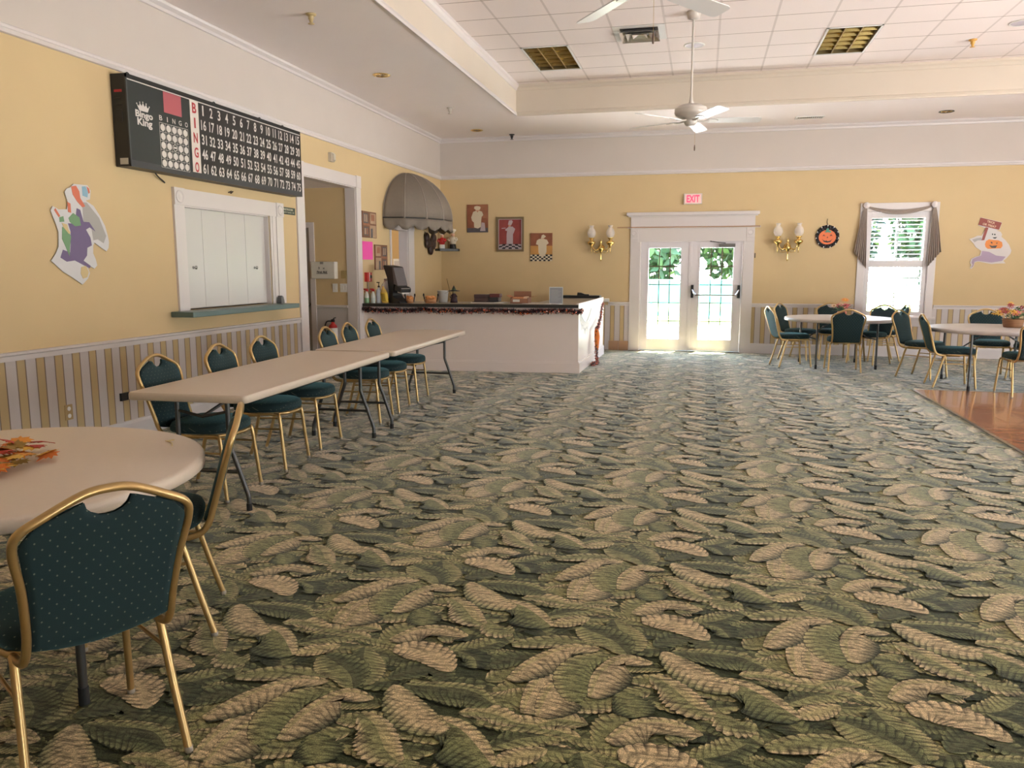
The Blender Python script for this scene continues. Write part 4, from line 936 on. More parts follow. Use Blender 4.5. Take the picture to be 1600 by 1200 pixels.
# mitts hung on the wall, corner shelf with two chef figurines
t = thing('cooking_mitts', 'bunch of dark brown spoon-shaped hangings on the wall left of the corner shelf', 'wall decoration', (XL, 13.48, 1.9)); O = V(t.location)
for dy, z, r in ((-.19,1.97,.085),(.17,1.97,.085),(-.17,1.88,.09),(.15,1.87,.09),(0,1.87,.10),(0,1.78,.10)):
    b = MB(); b.ball((XL+.045, 13.48+dy, z), (.04, r, r*1.05), M_dkbrown, 12, 8); b.build('pod', t, O)
b = MB(); b.tube([(XL+.03,13.32,2.03),(XL+.01,13.30,2.07)], .006, M_dkbrown, 5); b.tube([(XL+.03,13.63,2.03),(XL+.01,13.65,2.07)], .006, M_dkbrown, 5); b.build('string', t, O)
b = MB(); b.prism([(0,0),(0,-.36),(.10,-.36),(.36,-.10),(.36,0)], (V((XL, YF, 1.755)), X_, Y_, Z_), 0, .042, mat('shelf_black', (.014,.015,.014), .4)); tag(b.build('corner_shelf', origin=(XL+.1, YF-.1, 1.755), bevel=.003), 'small black corner shelf holding two chef figurines', 'shelf')
skin = mat('figurine_skin', (.62,.36,.24), .5); 
def figurine(x, y, z, s, coat, base, label, hatm):
    t = thing('chef_figurine', label, 'figurine', (x, y, z), 0, 'figurines on the corner shelf'); O = V((x,y,z))
    MB().lathe([(0,0),(.07*s,0),(.075*s,.02*s),(.07*s,.10*s),(.05*s,.11*s),(0,.11*s)], O, base, 14).build('base', t, O)
    MB().lathe([(0,.10*s),(.06*s,.10*s),(.085*s,.17*s),(.075*s,.24*s),(.03*s,.28*s),(0,.28*s)], O, coat, 14).build('body', t, O)
    b = MB(); b.ball(O+V((0,0,.315*s)), .045*s, skin, 12, 8); b.ball(O+V((.02*s,-.042*s,.31*s)), .012*s, skin, 6, 4); b.build('head', t, O)
    b = MB(); b.lathe([(0,.345*s),(.042*s,.345*s),(.044*s,.375*s),(.075*s,.40*s),(.07*s,.44*s),(0,.45*s)], O, hatm, 14); b.build('hat', t, O)
    for q in (-1, 1): MB().tube(smooth_path([O+V((.07*s*q,0,.25*s)), O+V((.105*s*q,-.02*s,.20*s)), O+V((.06*s*q,-.075*s,.185*s))], 4), [.022*s]*8+[.018*s], coat, 8).build('arm', t, O)
figurine(XL+.085, YF-.20, 1.7975, .72, M_red, M_white, 'chef figurine in a red apron, left of the two on the corner shelf', M_white)
figurine(XL+.262, YF-.105, 1.7975, .80, mat('figurine_cream', (.66,.58,.46), .5), M_black, 'larger cream chef figurine on a black base, right on the corner shelf', MATS['figurine_cream'])

# ------------------------------------------------------------------ snack counter
CA, CB, CC, CD = V((XL+.006, 10.60, 0)), V((-1.645, 10.856, 0)), V((-1.62, 13.48, 0)), V((-2.32, 13.50, 0))
t = thing('snack_counter', 'long white L-shaped counter with dark top and garland in the left corner', 'counter', (-3.2, 10.9, 0)); O = V(t.location)
ZU = (V((0,0,0)), X_, Y_, Z_)
def P2(*a): return [(p[0], p[1]) for p in a]
fdir = (CB-CA).normalized(); fn = V((fdir.y, -fdir.x, 0))
MB().prism(P2(CA, CB, CB-fn*.04, CA-fn*.04), ZU, 0, .90, M_cnt).build('front_panel', t, O)
edir = (CC-CB).normalized(); en = V((edir.y, -edir.x, 0))
MB().prism(P2(CB-en*.035, CB, CC, CC-en*.035), ZU, 0, .962, M_cnt).build('end_panel', t, O)
b = MB(); b.prism(P2(CA+fn*.02, CB+fn*.02+en*.02, CB, CA), ZU, 0, .135, M_cnt); b.prism(P2(CA+fn*.011, CB+fn*.011+en*.011, CB, CA), ZU, .135, .155, M_cnt)
b.prism(P2(CB+fn*.02+en*.02, CC+en*.02, CC, CB), ZU, 0, .135, M_cnt); b.prism(P2(CB+fn*.011+en*.011, CC+en*.011, CC, CB), ZU, .135, .155, M_cnt); b.build('plinth', t, O)
q = fn*.05
b = MB(); b.prism(P2(CA+q, CB+q-en*.0, CB-en*.036-fn*.0+V((0,.0,0)), V((-2.36, 11.62, 0)), V((XL+.006, 11.40, 0))), ZU, .904, .947, M_lam, M_lamedge)
b.prism(P2(CB-en*.036, CC-en*.036, V((-2.36, 13.48, 0)), V((-2.36, 11.62, 0))), ZU, .904, .947, M_lam, M_lamedge); b.build('countertop', t, O)
b = MB(); b.prism(P2(V((-2.36,11.62,0)), V((-2.36,13.48,0)), V((-2.33,13.48,0)), V((-2.33,11.62,0))), ZU, 0, .90, M_cnt); b.prism(P2(CC-en*.04, CC-en*.04-V((0,.03,0)), V((-2.36,13.45,0)), V((-2.36,13.48,0))), ZU, 0, .90, M_cnt); b.build('back_panel', t, O)
b = MB(); b.box((-2.33, 13.28, .948), (-1.665, 13.52, .992), M_lamedge); tag(b.build('dark_ledge', origin=(-2.0,13.4,.948), bevel=.004), 'dark raised ledge on the far end of the counter beside the doors', 'ledge')
b = MB(); b.prism([(0,0),(.21,0),(.20,.02),(.13,.022),(.07,.045),(.01,.05)], (V((-2.05,13.36,.9925)), X_, Z_, -Y_), -.03, .05, M_black); tag(b.build('black_stapler', origin=(-1.95,13.36,.9925), bevel=.004), 'low black gadget lying on the dark ledge at the counter end', 'gadget')

TOP = .9475
def onc(X, dy): return V((X, 10.60+.083*(X-XL)+dy, TOP))
# spray bottles
spr_body = mat('bottle_frosted', (.62,.64,.60), .25, spec=.5); spr_liq = mat('bottle_green_liquid', (.22,.38,.22), .25); 
def spray(p, label, trig, liq):
    t = thing('spray_bottle', label, 'spray bottle', p, 0, 'bottles on the counter'); O = V(p)
    b = MB(); b.lathe([(0,0),(.032,0),(.034,.01),(.034,.075)], O, liq, 14); b.lathe([(.034,.075),(.034,.10),(.026,.13),(.013,.155),(.012,.17),(0,.17)], O, spr_body, 14); b.build('bottle', t, O)
    b = MB(); b.box(O+V((-.012,-.014,.168)), O+V((.02,.014,.20)), trig); b.box(O+V((-.045,-.009,.188)), O+V((.01,.009,.208)), trig); b.tube([O+V((-.022,0,.188)), O+V((-.034,0,.168)), O+V((-.03,0,.150))], .006, trig, 6); b.build('trigger', t, O, bevel=.003)
spray(onc(-4.685,.055), 'spray bottle with red trigger and green liquid, closest to the hallway casing', M_red, spr_liq)
spray(onc(-4.60,.075), 'clear spray bottle with raised red trigger beside the pump bottle', M_red, mat('bottle_pale_liquid', (.52,.58,.55), .25))
p = onc(-4.535,.13); t = thing('pump_bottle', 'tall clear pump bottle with a dark nozzle among the counter bottles', 'bottle', p, 0, 'bottles on the counter'); O = p
b = MB(); b.lathe([(0,0),(.038,0),(.04,.01),(.04,.16),(.034,.19),(.014,.205),(.013,.225),(0,.225)], O, mat('bottle_bluish', (.52,.56,.64), .2), 16); b.build('bottle', t, O)
b = MB(); b.lathe([(0,.222),(.017,.222),(.017,.245),(.006,.25),(.006,.285),(0,.285)], O, M_dkbrown, 10); b.box(O+V((-.03,-.008,.285)), O+V((.012,.008,.30)), M_dkbrown); b.build('pump', t, O)
p = onc(-4.52,.36); t = thing('plastic_jug', 'pale translucent jug standing behind the yellow-labelled bottle', 'jug', p, 0, 'bottles on the counter'); O = p
b = MB(); b.lathe([(0,0),(.075,0),(.08,.015),(.08,.2),(.06,.26),(.028,.30),(.026,.325),(0,.325)], O, mat('jug_milky', (.66,.64,.62), .35), 18); b.build('body', t, O); b = MB(); b.lathe([(0,.325),(.03,.325),(.03,.345),(0,.345)], O, M_white, 12); b.build('cap', t, O)
p = onc(-4.43,.10); t = thing('cleaner_bottle', 'bottle with a yellow label leaning beside the black napkin dispenser', 'bottle', p, 0, 'bottles on the counter'); O = p; t.rotation_euler = (0, 0, 0)
b = MB(); rows = [[V((p.x+sx*s-.028*z/.22, p.y+sy*s*.6, p.z+z)) for sx, sy in circ(0,0,.052,16)] for z, s in ((0,.9),(.01,1),(.15,1),(.19,.7),(.215,.32),(.24,.30))]
b.grid(rows, mat('bottle_amber', (.62,.40,.10), .3), True, True); b.add(rows[-1], [tuple(range(16))], M_white); b.build('bottle', t, O)
b = MB(); rows = [[V((p.x+sx*1.02-.028*z/.22, p.y+sy*.62, p.z+z)) for sx, sy in [(.052*math.cos(a), .052*math.sin(a)) for a in [PI*1.0+PI*k/12 for k in range(13)]]] for z in (.02,.15)]
b.grid(rows, mat('label_yellow', (.72,.50,.05), .5)); 
for k in range(6): b.box((p.x-.035-.003*k, p.y-.0345, p.z+.035+.018*k), (p.x+.02-.003*k, p.y-.0335, p.z+.041+.018*k), M_black)
b.build('label_wrap', t, O)
# napkin dispenser tower
p = onc(-4.27,.16); t = thing('napkin_dispenser', 'tall black tower-shaped napkin dispenser with grey face panel on the counter', 'dispenser', p, -.55); O = V((0,0,0))
fr = (V((0,0,0)), X_, Z_, -Y_)
MB().prism([(-.16,0),(.17,0),(.15,.03),(.03,.075),(.0,.11),(.01,.20),(.03,.27),(.075,.255),(.12,.235),(.02,.515),(-.19,.54),(-.215,.53),(-.13,.36),(-.095,.18),(-.10,.07)], fr, -.085, .085, M_black).build('tower', t, O, bevel=.008)
MB().prism([(.035,.275),(.125,.248),(.032,.505),(.0,.515)], fr, -.088, .088, mat('dispenser_face', (.13,.12,.125), .35)).build('face_panel', t, O, bevel=.006)
MB().prism([(.05,.185),(.19,.155),(.20,.20),(.185,.222),(.06,.255)], fr, -.09, .09, M_black).build('napkin_mouth', t, O, bevel=.006)
b = MB(); b.prism([(.08,.150),(.185,.135),(.19,.150),(.08,.18)], fr, -.06, .06, M_paper); b.prism([(.075,.222),(.19,.20),(.195,.212),(.08,.236)], fr, -.075, .075, M_paper); b.build('napkins', t, O)
# two snack baskets with tongs handles
def basket(p, label, r):
    t = thing('snack_basket', label, 'basket', p, 0, 'snack baskets on the counter'); O = V(p)
    b = MB(); b.lathe([(0,0),(r*.8,0),(r,.055),(r*.96,.055),(r*.76,.008),(0,.008)], O, mat('basket_tan', (.45,.22,.10), .7), 18); b.build('basket', t, O)
    for k in range(9):
        a = 2*PI*k/9; b = MB(); q = O+V((r*.5*math.cos(a), r*.45*math.sin(a), .062+.012*(k % 3))); b.ball(q, (r*.42, r*.3, .022), mat('snack_orange', (.62,.27,.09), .6), 8, 6); b.build('snack', t, O)
    for s in (-1, 1):
        b = MB(); b.tube([O+V((s*r*.95,0,.02)), O+V((s*(r+.012),0,.10))], .008, M_black, 6); b.ball(O+V((s*(r+.014),0,.115)), (.013,.01,.024), M_black, 8, 6); b.build('tongs_handle', t, O)
basket(onc(-4.08,.14), 'orange snack basket with black handle right beside the napkin dispenser', .06)
basket(onc(-3.80,.22), 'orange snack basket with two dark handles in front of the white bucket', .095)
p = onc(-3.70,.47); t = thing('white_bucket', 'white plastic bucket standing on the counter beside the witch figure', 'bucket', p); O = p
b = MB(); b.lathe([(0,0),(.065,0),(.082,.165),(.086,.165),(.086,.175),(.078,.175),(.062,.008),(0,.008)], O, M_white, 20); b.build('body', t, O); b = MB(); b.tube([O+V((.084*math.cos(a),-.02-.05*math.sin(a),.16-.03*math.sin(a))) for a in [PI*k/10 for k in range(11)]], .003, M_steel, 5); b.build('bail_handle', t, O)
# witch figure with broom
p = onc(-3.535,.46); t = thing('witch_figure', 'small dark witch figure with wide green-banded hat and broom on the counter', 'figurine', p); O = p
b = MB(); b.lathe([(0,0),(.055,0),(.05,.04),(.035,.10),(.025,.13),(0,.135)], O, mat('witch_dress', (.045,.02,.03), .7), 14); b.build('dress', t, O)
b = MB(); b.ball(O+V((0,0,.150)), .026, mat('witch_skin', (.35,.28,.12), .6), 10, 8); b.build('head', t, O)
b = MB(); b.lathe([(.09,.165),(.095,.17),(.03,.182),(.028,.19)], O, M_black, 16); b.lathe([(.029,.186),(.027,.20)], O, M_green, 12); b.lathe([(.027,.20),(.015,.225),(.002,.25)], O, M_black, 12); b.build('hat', t, O)
for s in (-1, 1): MB().tube([O+V((.02*s,0,.115)), O+V((.05*s,-.02,.085)), O+V((.035*s,-.05,.075))], .011, MATS['witch_dress'], 7).build('arm', t, O)
b = MB(); b.tube([O+V((-.03,-.03,.06)), O+V((-.105,0,.345))], .005, MATS['stem_brown'], 6); b.build('broom', t, O)
# stack of boxes on a tray of paper
p = onc(-3.0,.40); t = thing('serving_tray', 'white paper-lined tray lying on the counter under the dark boxes', 'tray', p); O = p; MB().box(p+V((-.24,-.13,0)), p+V((.24,.13,.012)), M_paper).build('sheet', t, O); MB().box(p+V((-.22,-.11,.012)), p+V((.10,.12,.018)), M_black).build('mat', t, O)
q = p+V((0,0,.0185))
for lab, a, c, m in (('dark brown box, lower front of the pile on the counter', (-.20,-.08,0), (.01,.08,.055), mat('box_brown', (.075,.045,.045), .5)), ('dark brown box stacked on top of the other brown box', (-.205,-.075,.0565), (.005,.075,.105), mat('box_brown2', (.06,.034,.034), .5)),
    ('black box at the right of the pile on the counter', (.02,-.09,0), (.16,.10,.065), mat('box_black', (.02,.02,.025), .4)), ('black and red box lying on the black box', (.03,-.08,.066), (.175,.09,.115), mat('box_redblack', (.10,.022,.022), .5))):
    b = MB(); b.box(q+V(a), q+V(c), m); tag(b.build('packet_box', origin=q+V(((a[0]+c[0])/2,(a[1]+c[1])/2,a[2])), bevel=.004), lab, 'box', 'dark boxes piled on the counter')
# cardboard box
p = onc(-2.54,.42); t = thing('cardboard_box', 'open brown cardboard box with flaps on the counter', 'box', p); O = p; cb = mat('cardboard', (.30,.145,.085), .8); cbi = mat('cardboard_light', (.44,.20,.09), .8); w, h, dp = .128, .165, .12
b = MB(); 
for a, c in (((-w,dp-.005,0),(w,dp,h)), ((-w,-dp,0),(-w+.005,dp,h*.5)), ((w-.005,-dp,0),(w,dp,h*.5)), ((-w,-dp,0),(w,-dp+.005,h*.42)), ((-w,-dp,0),(w,dp,.005))): b.box(p+V(a), p+V(c), cb)
b.build('carton', t, O)
b = MB(); b.add([p+V(x) for x in ((w,-dp,h*.5),(w,dp,h*.5),(w+.09,dp,h*.62),(w+.09,-dp,h*.62))], [(0,1,2,3)], cbi); b.build('flap', t, O, solid=.004); b = MB(); b.add([p+V(x) for x in ((-w,-dp,h*.5),(-w,dp,h*.5),(-w-.06,dp,h*.68),(-w-.06,-dp,h*.68))], [(3,2,1,0)], cbi); b.build('flap', t, O, solid=.004)
b = MB(); b.box(p+V((-.10,-.10,.006)), p+V((.06,.09,.085)), mat('packets_orange', (.58,.24,.10), .6)); b.box(p+V((.065,-.10,.006)), p+V((.11,.06,.095)), cream); b.box(p+V((-.09,-.122,.02)), p+V((.01,-.1201,.055)), M_paper); b.build('packets', t, O)
p = onc(-2.28,.30); b = MB(); b.box(p+V((-.20,-.10,0)), p+V((.14,.10,.004)), M_paper); tag(b.build('paper_sheets', origin=p), 'loose white papers on the counter between the cardboard box and the grey sign', 'paper')
p = onc(-1.99,.18); t = thing('table_sign', 'upright grey printed notice in a clear stand on the counter', 'sign', p, .0); O = p
b = MB(); b.box(p+V((-.097,0,.0)), p+V((.097,.006,.238)), mat('acrylic_pale', (.62,.66,.68), .2)); b.box(p+V((-.097,-.05,0)), p+V((.097,.05,.005)), MATS['acrylic_pale']); b.build('stand', t, O)
b = MB(); b.box(p+V((-.088,-.002,.012)), p+V((.09,0,.226)), mat('sheet_grey', (.27,.285,.31), .6)); 
for k in range(10): b.box(p+V((-.07,-.0026,.04+.017*k)), p+V((.03+.04*((k*7) % 3)/2,-.002,.044+.017*k)), mat('print_line', (.42,.44,.46), .6))
b.build('printed_sheet', t, O)
b = MB(); b.prism(circ(0,0,.05,10,.02), (p+V((-.10,-.10,0)), X_, Y_, Z_), .001, .012, M_white); tag(b.build('plastic_wrapper', origin=p+V((-.1,-.1,0))), 'small crumpled white wrapper in front of the grey sign', 'wrapper')

# tinsel garlands
tin = [mat('tinsel_black', (.016,.008,.012), .35), mat('tinsel_purple', (.045,.008,.022), .35), mat('tinsel_orange', (.62,.12,.03), .4), mat('tinsel_pink', (.60,.16,.14), .4), mat('tinsel_glint', (.75,.45,.38), .25, .4)]
def tinsel(path, rad, n, wts, rng, sz=.022):
    b = MB(); seg = smooth_path(path, 10); k = len(seg)
    b.tube(seg, .006, tin[0], 5)
    for i in range(n):
        s = rng.random()*(k-1); j = int(s); p = seg[j].lerp(seg[min(j+1,k-1)], s-j)
        d = V((rng.gauss(0,1), rng.gauss(0,1), rng.gauss(0,1))).normalized(); l = rad*rng.uniform(.5,1.15); q = d.orthogonal().normalized()*sz*rng.uniform(.12,.3)
        m = tin[rng.choices(range(5), wts)[0]]
        b.add([p+d*.004-q, p+d*.004+q, p+d*l+q*.4, p+d*l-q*.4], [(0,1,2,3)], m)
        if rng.random() < .22:
            m2 = tin[rng.choices((0,2,3,4),(5,3,2,2))[0]]; c = p+d*l+V((0,0,-.015)); e = d.cross(V((0,0,1))); e = e.normalized() if e.length > .01 else V((1,0,0)); e *= sz*.55; f = e.cross(d).normalized()*sz*.55
            b.add([c-e, c-f, c+e, c+f], [(0,1,2,3)], m2)
    return b
rg = random.Random(5)
pts = []
for k in range(25):
    s = k/24; q = CA.lerp(CB, s)+fn*.07; pts.append((q.x+(.03 if k == 0 else 0), q.y, .872-.016*math.sin(PI*((s*3.3) % 1))+.006*math.sin(k*2.)))
pts.append((CB.x+.03, CB.y+.03, .875))
tag(tinsel(pts, .042, 4200, (12,4,.35,.25,.25), rg).build('tinsel_garland', origin=(-3.2,10.7,.87)), 'dark purple and orange tinsel garland running along the counter front edge', 'garland')
xg = -1.575
tag(tinsel([(xg,13.05,.885),(xg,12.85,.76),(xg+.005,12.6,.62),(xg+.01,12.35,.55),(xg+.02,12.15,.525),(xg+.02,12.10,.44),(xg+.03,12.05,.28),(xg+.045,11.98,.14),(xg+.06,11.93,.045),(xg+.05,11.88,.03),(xg-.0,11.80,.03),(xg+.03,11.70,.028)], .034, 1500, (6,4,4,2,1), rg).build('tinsel_garland', origin=(xg,12.4,.5)), 'dark tinsel garland draped down the white end panel to the carpet', 'garland')
b = MB(); b.tube(smooth_path([(xg+.015,12.13,.52),(xg+.03,12.11,.42),(xg+.035,12.07,.30),(xg+.045,12.04,.21)], 5), [.02,.03,.035,.038,.040,.042,.042,.04,.038,.036,.034,.032,.030,.024,.018,.01], M_orange, 8)
tag(b.build('orange_streamer', origin=(xg,12.1,.4)), 'bright orange hanging decoration at the bend of the end-panel garland', 'decoration')
b = MB(); rr = random.Random(9)
for k in range(30):
    y = 10.93+k*.036; zt_ = .85-.17*math.sin(PI*k/29); l = .10+.05*rr.random(); x = -1.6435+.0095*(y-10.856)+.008
    b.add([(x,y-.004,zt_),(x,y+.004,zt_),(x+.002,y+.002,zt_-l),(x+.002,y-.002,zt_-l)], [(0,1,2,3)], MATS['web_white'] if 'web_white' in MATS else mat('web_white', (.72,.72,.74), .6))
    if k % 2: b.add([(x+.003,y-.004,zt_-l*.8),(x+.003,y+.002,zt_-l*.8),(x+.004,y+.002,zt_-l*1.5),(x+.004,y,zt_-l*1.5)], [(0,1,2,3)], mat('web_grey', (.30,.30,.33), .6))
b.tube([(-1.633+.0095*(10.93+k*.036-10.856),10.93+k*.036,.85-.17*math.sin(PI*k/29)) for k in range(30)], .003, MATS['web_white'], 4)
tag(b.build('fringe_banner', origin=(-1.63,11.4,.8), solid=.0015), 'white ragged fringe banner taped on the sunlit end of the counter', 'banner')
b = MB(); b.box((-1.69,YF-.06,.856), (-1.60,YF-.002,.915), M_white); tag(b.build('white_box', origin=(-1.645,YF-.03,.856), bevel=.004), 'small white box resting on the chair rail behind the counter end', 'box')

# ------------------------------------------------------------------ far wall fittings
def person_pic(v, hat, coat):
    pass
apr = mat('paint_cream', (.62,.54,.40), .6); apr2 = mat('paint_lilac', (.46,.38,.40), .6); pr1 = mat('paint_deepred', (.27,.05,.045), .6, noise=.35, nscale=9); pr2 = mat('paint_sienna', (.26,.09,.045), .6, noise=.45, nscale=8); pr3 = mat('paint_ochre', (.52,.26,.07), .6, noise=.3, nscale=8); pflesh = mat('paint_flesh', (.55,.28,.18), .6)
hat1 = [(.34,.86),(.36,.93),(.46,.95),(.58,.94),(.66,.90),(.62,.82),(.56,.80),(.44,.80)]
flatpic('chef_painting', FF(), -4.221, 2.092, -3.825, 2.589, 'leftmost chef painting, rust background, chef leaning on a white block', 'painting', pr2,
  [(R4(0,0,1,.16), br4), ([(.55,.55),(.98,.5),(.98,.98),(.6,.98)], br2), (R4(.42,.74,.58,.84), pflesh), (hat1, apr), ([(.30,.74),(.44,.78),(.5,.72),(.58,.78),(.72,.74),(.78,.62),(.70,.56),(.68,.42),(.66,.20),(.52,.14),(.34,.18),(.33,.36),(.24,.42),(.20,.54),(.24,.62)], apr), ([(.62,.05),(.88,.05),(.84,.34),(.70,.36)], apr2)], origin=None, group=None)
t = flatpic('chef_painting', FF(), -3.62, 1.79, -3.20, 2.315, 'framed middle chef painting, red background, chef holding out a tray', 'painting', pr1,
  [(R4(0,0,1,.17), mat('paint_black', (.02,.018,.02), .6))]+[([(.5+(c-3.5)*.17*.9, r0),(.5+(c-2.5)*.17*.9, r0),(.5+(c-2.5)*.13, r1),(.5+(c-3.5)*.13, r1)], apr2) for r, (r0, r1) in enumerate(((0,.06),(.06,.11),(.11,.16))) for c in range(0,7) if (c+r) % 2 == 0 and abs(c-3) < 3.2]+
  [([(.34,.17),(.62,.17),(.62,.5),(.66,.56),(.72,.68),(.60,.76),(.44,.76),(.34,.70),(.27,.66),(.30,.62),(.36,.62),(.34,.5)], apr2), (R4(.42,.76,.52,.84), pflesh), ([(.40,.83),(.54,.80),(.62,.93),(.56,.98),(.44,.96)], apr2), ([(.12,.69),(.30,.70),(.30,.725),(.12,.715)], apr2)])
O = V(t.location); b = MB(); frm = mat('frame_bronze', (.22,.16,.09), .45, .3)
for a in ((-3.667,1.745,-3.62,2.359), (-3.20,1.745,-3.161,2.359), (-3.62,1.745,-3.20,1.79), (-3.62,2.315,-3.20,2.359)): b.prism(rect(*a), FF(), 0, .03, frm)
for a in ((-3.626,1.783,-3.618,2.321), (-3.202,1.783,-3.194,2.321), (-3.626,1.783,-3.194,1.791), (-3.626,2.313,-3.194,2.321)): b.prism(rect(*a), FF(), 0, .034, apr2)
b.build('picture_frame', t, O, bevel=.003)
chk = [(R4(c/10, r*.058, (c+1)/10, (r+1)*.058), apr) for r in range(4) for c in range(10) if (c+r) % 2]
flatpic('chef_painting', FF(), -3.038, 1.572, -2.637, 2.068, 'lowest chef painting on the right, chef above a black and white checkered floor', 'painting', pr2,
  [(R4(0,.24,1,.55), pr3), (R4(0,0,1,.24), MATS['paint_black'])]+chk+[([(.38,.30),(.36,.58),(.26,.60),(.30,.74),(.40,.79),(.60,.80),(.76,.76),(.84,.64),(.74,.58),(.74,.32),(.66,.20),(.56,.12),(.46,.20)], apr), (R4(.50,.79,.62,.85), pflesh), ([(.48,.80),(.52,.92),(.60,.95),(.72,.88),(.62,.82)], apr)])

def sconce(x, label):
    t = thing('wall_sconce', label, 'wall lamp', (x, YF, 1.82), 0, 'brass wall sconces'); O = V(t.location)
    b = MB(); b.lathe([(0,0),(.055,0),(.06,.008),(.05,.02),(.03,.028),(.025,.05),(0,.06)], (x,YF,1.80), M_brass, 20, (0,-1,0)); b.build('back_plate', t, O)
    c = V((x, YF-.085, 0))
    b = MB(); b.lathe([(0,1.565),(.008,1.57),(.011,1.60),(.009,1.65),(.013,1.72),(.022,1.735),(.048,1.765),(.054,1.79),(.042,1.815),(.02,1.83),(.03,1.85),(.018,1.87),(.012,1.89),(.020,1.905),(.012,1.92),(.004,1.945),(0,1.95)], c, M_brass, 16); b.tube([c+V((0,0,1.79)), V((x,YF-.01,1.79))], .014, M_brass, 8); b.build('stem', t, O)
    for s in (-1, 1):
        e = c+V((.165*s,-.03,0))
        b = MB(); b.tube(smooth_path([c+V((.04*s,0,1.79)), c+V((.08*s,-.02,1.755)), c+V((.12*s,-.03,1.78)), c+V((.15*s,-.03,1.83)), e+V((0,0,1.85))], 5), .010, M_brass, 8)
        b.tube([c+V((.03*s,0,1.77))+V((.05*s*math.sin(a)+.04*s, -.01, -.03+.03*math.cos(a))) for a in [2*PI*k/12 for k in range(10)]], .006, M_brass, 6)
        a_ = b.build('arm', t, O)
        b = MB(); b.lathe([(0,1.70),(.006,1.705),(.009,1.75),(.012,1.80),(.02,1.835),(.055,1.86),(.072,1.885),(.066,1.905),(.03,1.925),(.022,1.94),(.04,1.955),(.05,1.96),(.044,1.975),(.035,1.975)], e, M_brass, 18); b.build('font', a_, O)
        b = MB(); b.lathe([(.035,1.975),(.055,1.99),(.073,2.025),(.076,2.06),(.066,2.10),(.045,2.13),(.032,2.145),(.036,2.17),(.046,2.185)], e, M_globe, 22); b.build('globe', a_, O)
sconce(-1.755, 'brass double wall sconce with glass globes left of the double doors'); sconce(1.36, 'brass double wall sconce with glass globes right of the doors, beside the pumpkin')

t = thing('exit_sign', 'white EXIT sign with red letters above the double doors', 'exit sign', (-.205, YF, 2.61)); O = V(t.location); fr = FF()
MB().prism(rect(-.357,2.527,-.053,2.703), fr, 0, .045, mat('sign_housing', (.62,.58,.54), .4)).build('housing', t, O, bevel=.006)
MB().prism(rect(-.34,2.545,-.07,2.69), fr, .045, .047, mat('sign_face', (.66,.46,.42), .4, emit=(1.,.55,.50), estr=.06)).build('face', t, O)
b = MB(); b.text('EXIT', fr, mat('sign_red', (.65,.03,.06), .4, emit=(1.,.03,.08), estr=.35), 1, -.205, 2.617, w=.215, h=.122, bold=.035, d=.0485); b.build('lettering', t, O)

# pumpkin wreath
t = thing('pumpkin_wreath', 'round orange jack-o-lantern plaque in a black ruffled ring on the yellow wall', 'wall decoration', (1.98, YF, 1.965)); O = V(t.location)
ruf = mat('ruffle_black', (.02,.016,.02), .5); b = MB(); rows = []
for i in range(3):
    rows.append([FF(1.98, 1.965)[0]+V(((.115+.035*i)*math.cos(a), -.018-.012*math.cos(a*22+i)*(i > 0)-.004*i, (.115+.035*i+.006*math.cos(22*a))*math.sin(a))) for a in [2*PI*k/132 for k in range(132)]])
b.grid(rows, ruf, True, True)
for k in range(22):
    a = 2*PI*(k+.5)/22; c = V((1.98+.175*math.cos(a), YF-.034, 1.965+.178*math.sin(a))); b.ball(c, (.008,.004,.012), MATS['web_white'] if k % 2 else ruf, 6, 4)
b.build('ruffle', t, O, solid=.002)
fr = FF(1.98, 1.955)
b = MB(); b.prism(circ(0,0,.135,28,.118), fr, .004, .030, mat('plaque_orange', (.74,.17,.05), .5)); face = b.build('pumpkin_face', t, O, bevel=.008)
b = MB(); 
for s in (-1, 1): b.prism([(s*.03,.012),(s*.055,.045),(s*.08,.018),(s*.055,.024)], fr, .030, .032, M_black)
b.prism([(-.012,-.012),(.012,-.012),(0,.012)], fr, .030, .032, M_black)
b.prism([(-.085,-.025),(-.06,-.05),(-.03,-.062),(-.012,-.052),(0,-.066),(.03,-.062),(.06,-.05),(.085,-.025),(.05,-.078),(0,-.09),(-.05,-.078)], fr, .030, .032, M_black); b.build('features', face, O)
b = MB(); b.prism([(-.03,.095),(-.05,.075),(.0,.08),(.05,.072),(.055,.095),(.02,.11),(.015,.145),(-.02,.14)], fr, .028, .036, mat('stem_teal', (.08,.28,.20), .5)); b.build('stem', t, O)
b = MB(); b.tube([(1.985,YF-.012,2.14),(1.965,YF-.006,2.20),(1.975,YF-.004,2.255)], .004, M_dkbrown, 5); b.build('hanger', t, O)

# ghost with a signboard, right of the window
def gc(cx, cy): return (4.23+(cx-360)*.000838+(cy-120)/12*.00085, 2.242-(cy-120)*.000838)
t = thing('ghost_cutout', 'paper ghost cutout with pumpkin and red signboard right of the window', 'wall decoration', (4.42, YF, 1.85)); O = V(t.location); fr = FF()
G = lambda *a: [gc(*p) for p in a]
MB().prism(G((180,520),(260,490),(330,455),(395,460),(470,320),(340,265),(380,115),(745,215),(700,355),(640,360),(720,390),(745,440),(730,480),(800,545),(860,630),(900,740),(880,800),(830,860),(815,880),(760,930),(800,975),(640,980),(560,990),(330,940),(270,960),(255,1030),(215,1080),(185,1065),(215,1010),(190,960),(215,890),(290,850),(360,830),(385,740),(290,670),(255,600)), fr, .006, .011, mat('card_ghost', (.60,.56,.55), .6)).build('card', t, O)
brd = mat('print_board', (.26,.055,.04), .6)
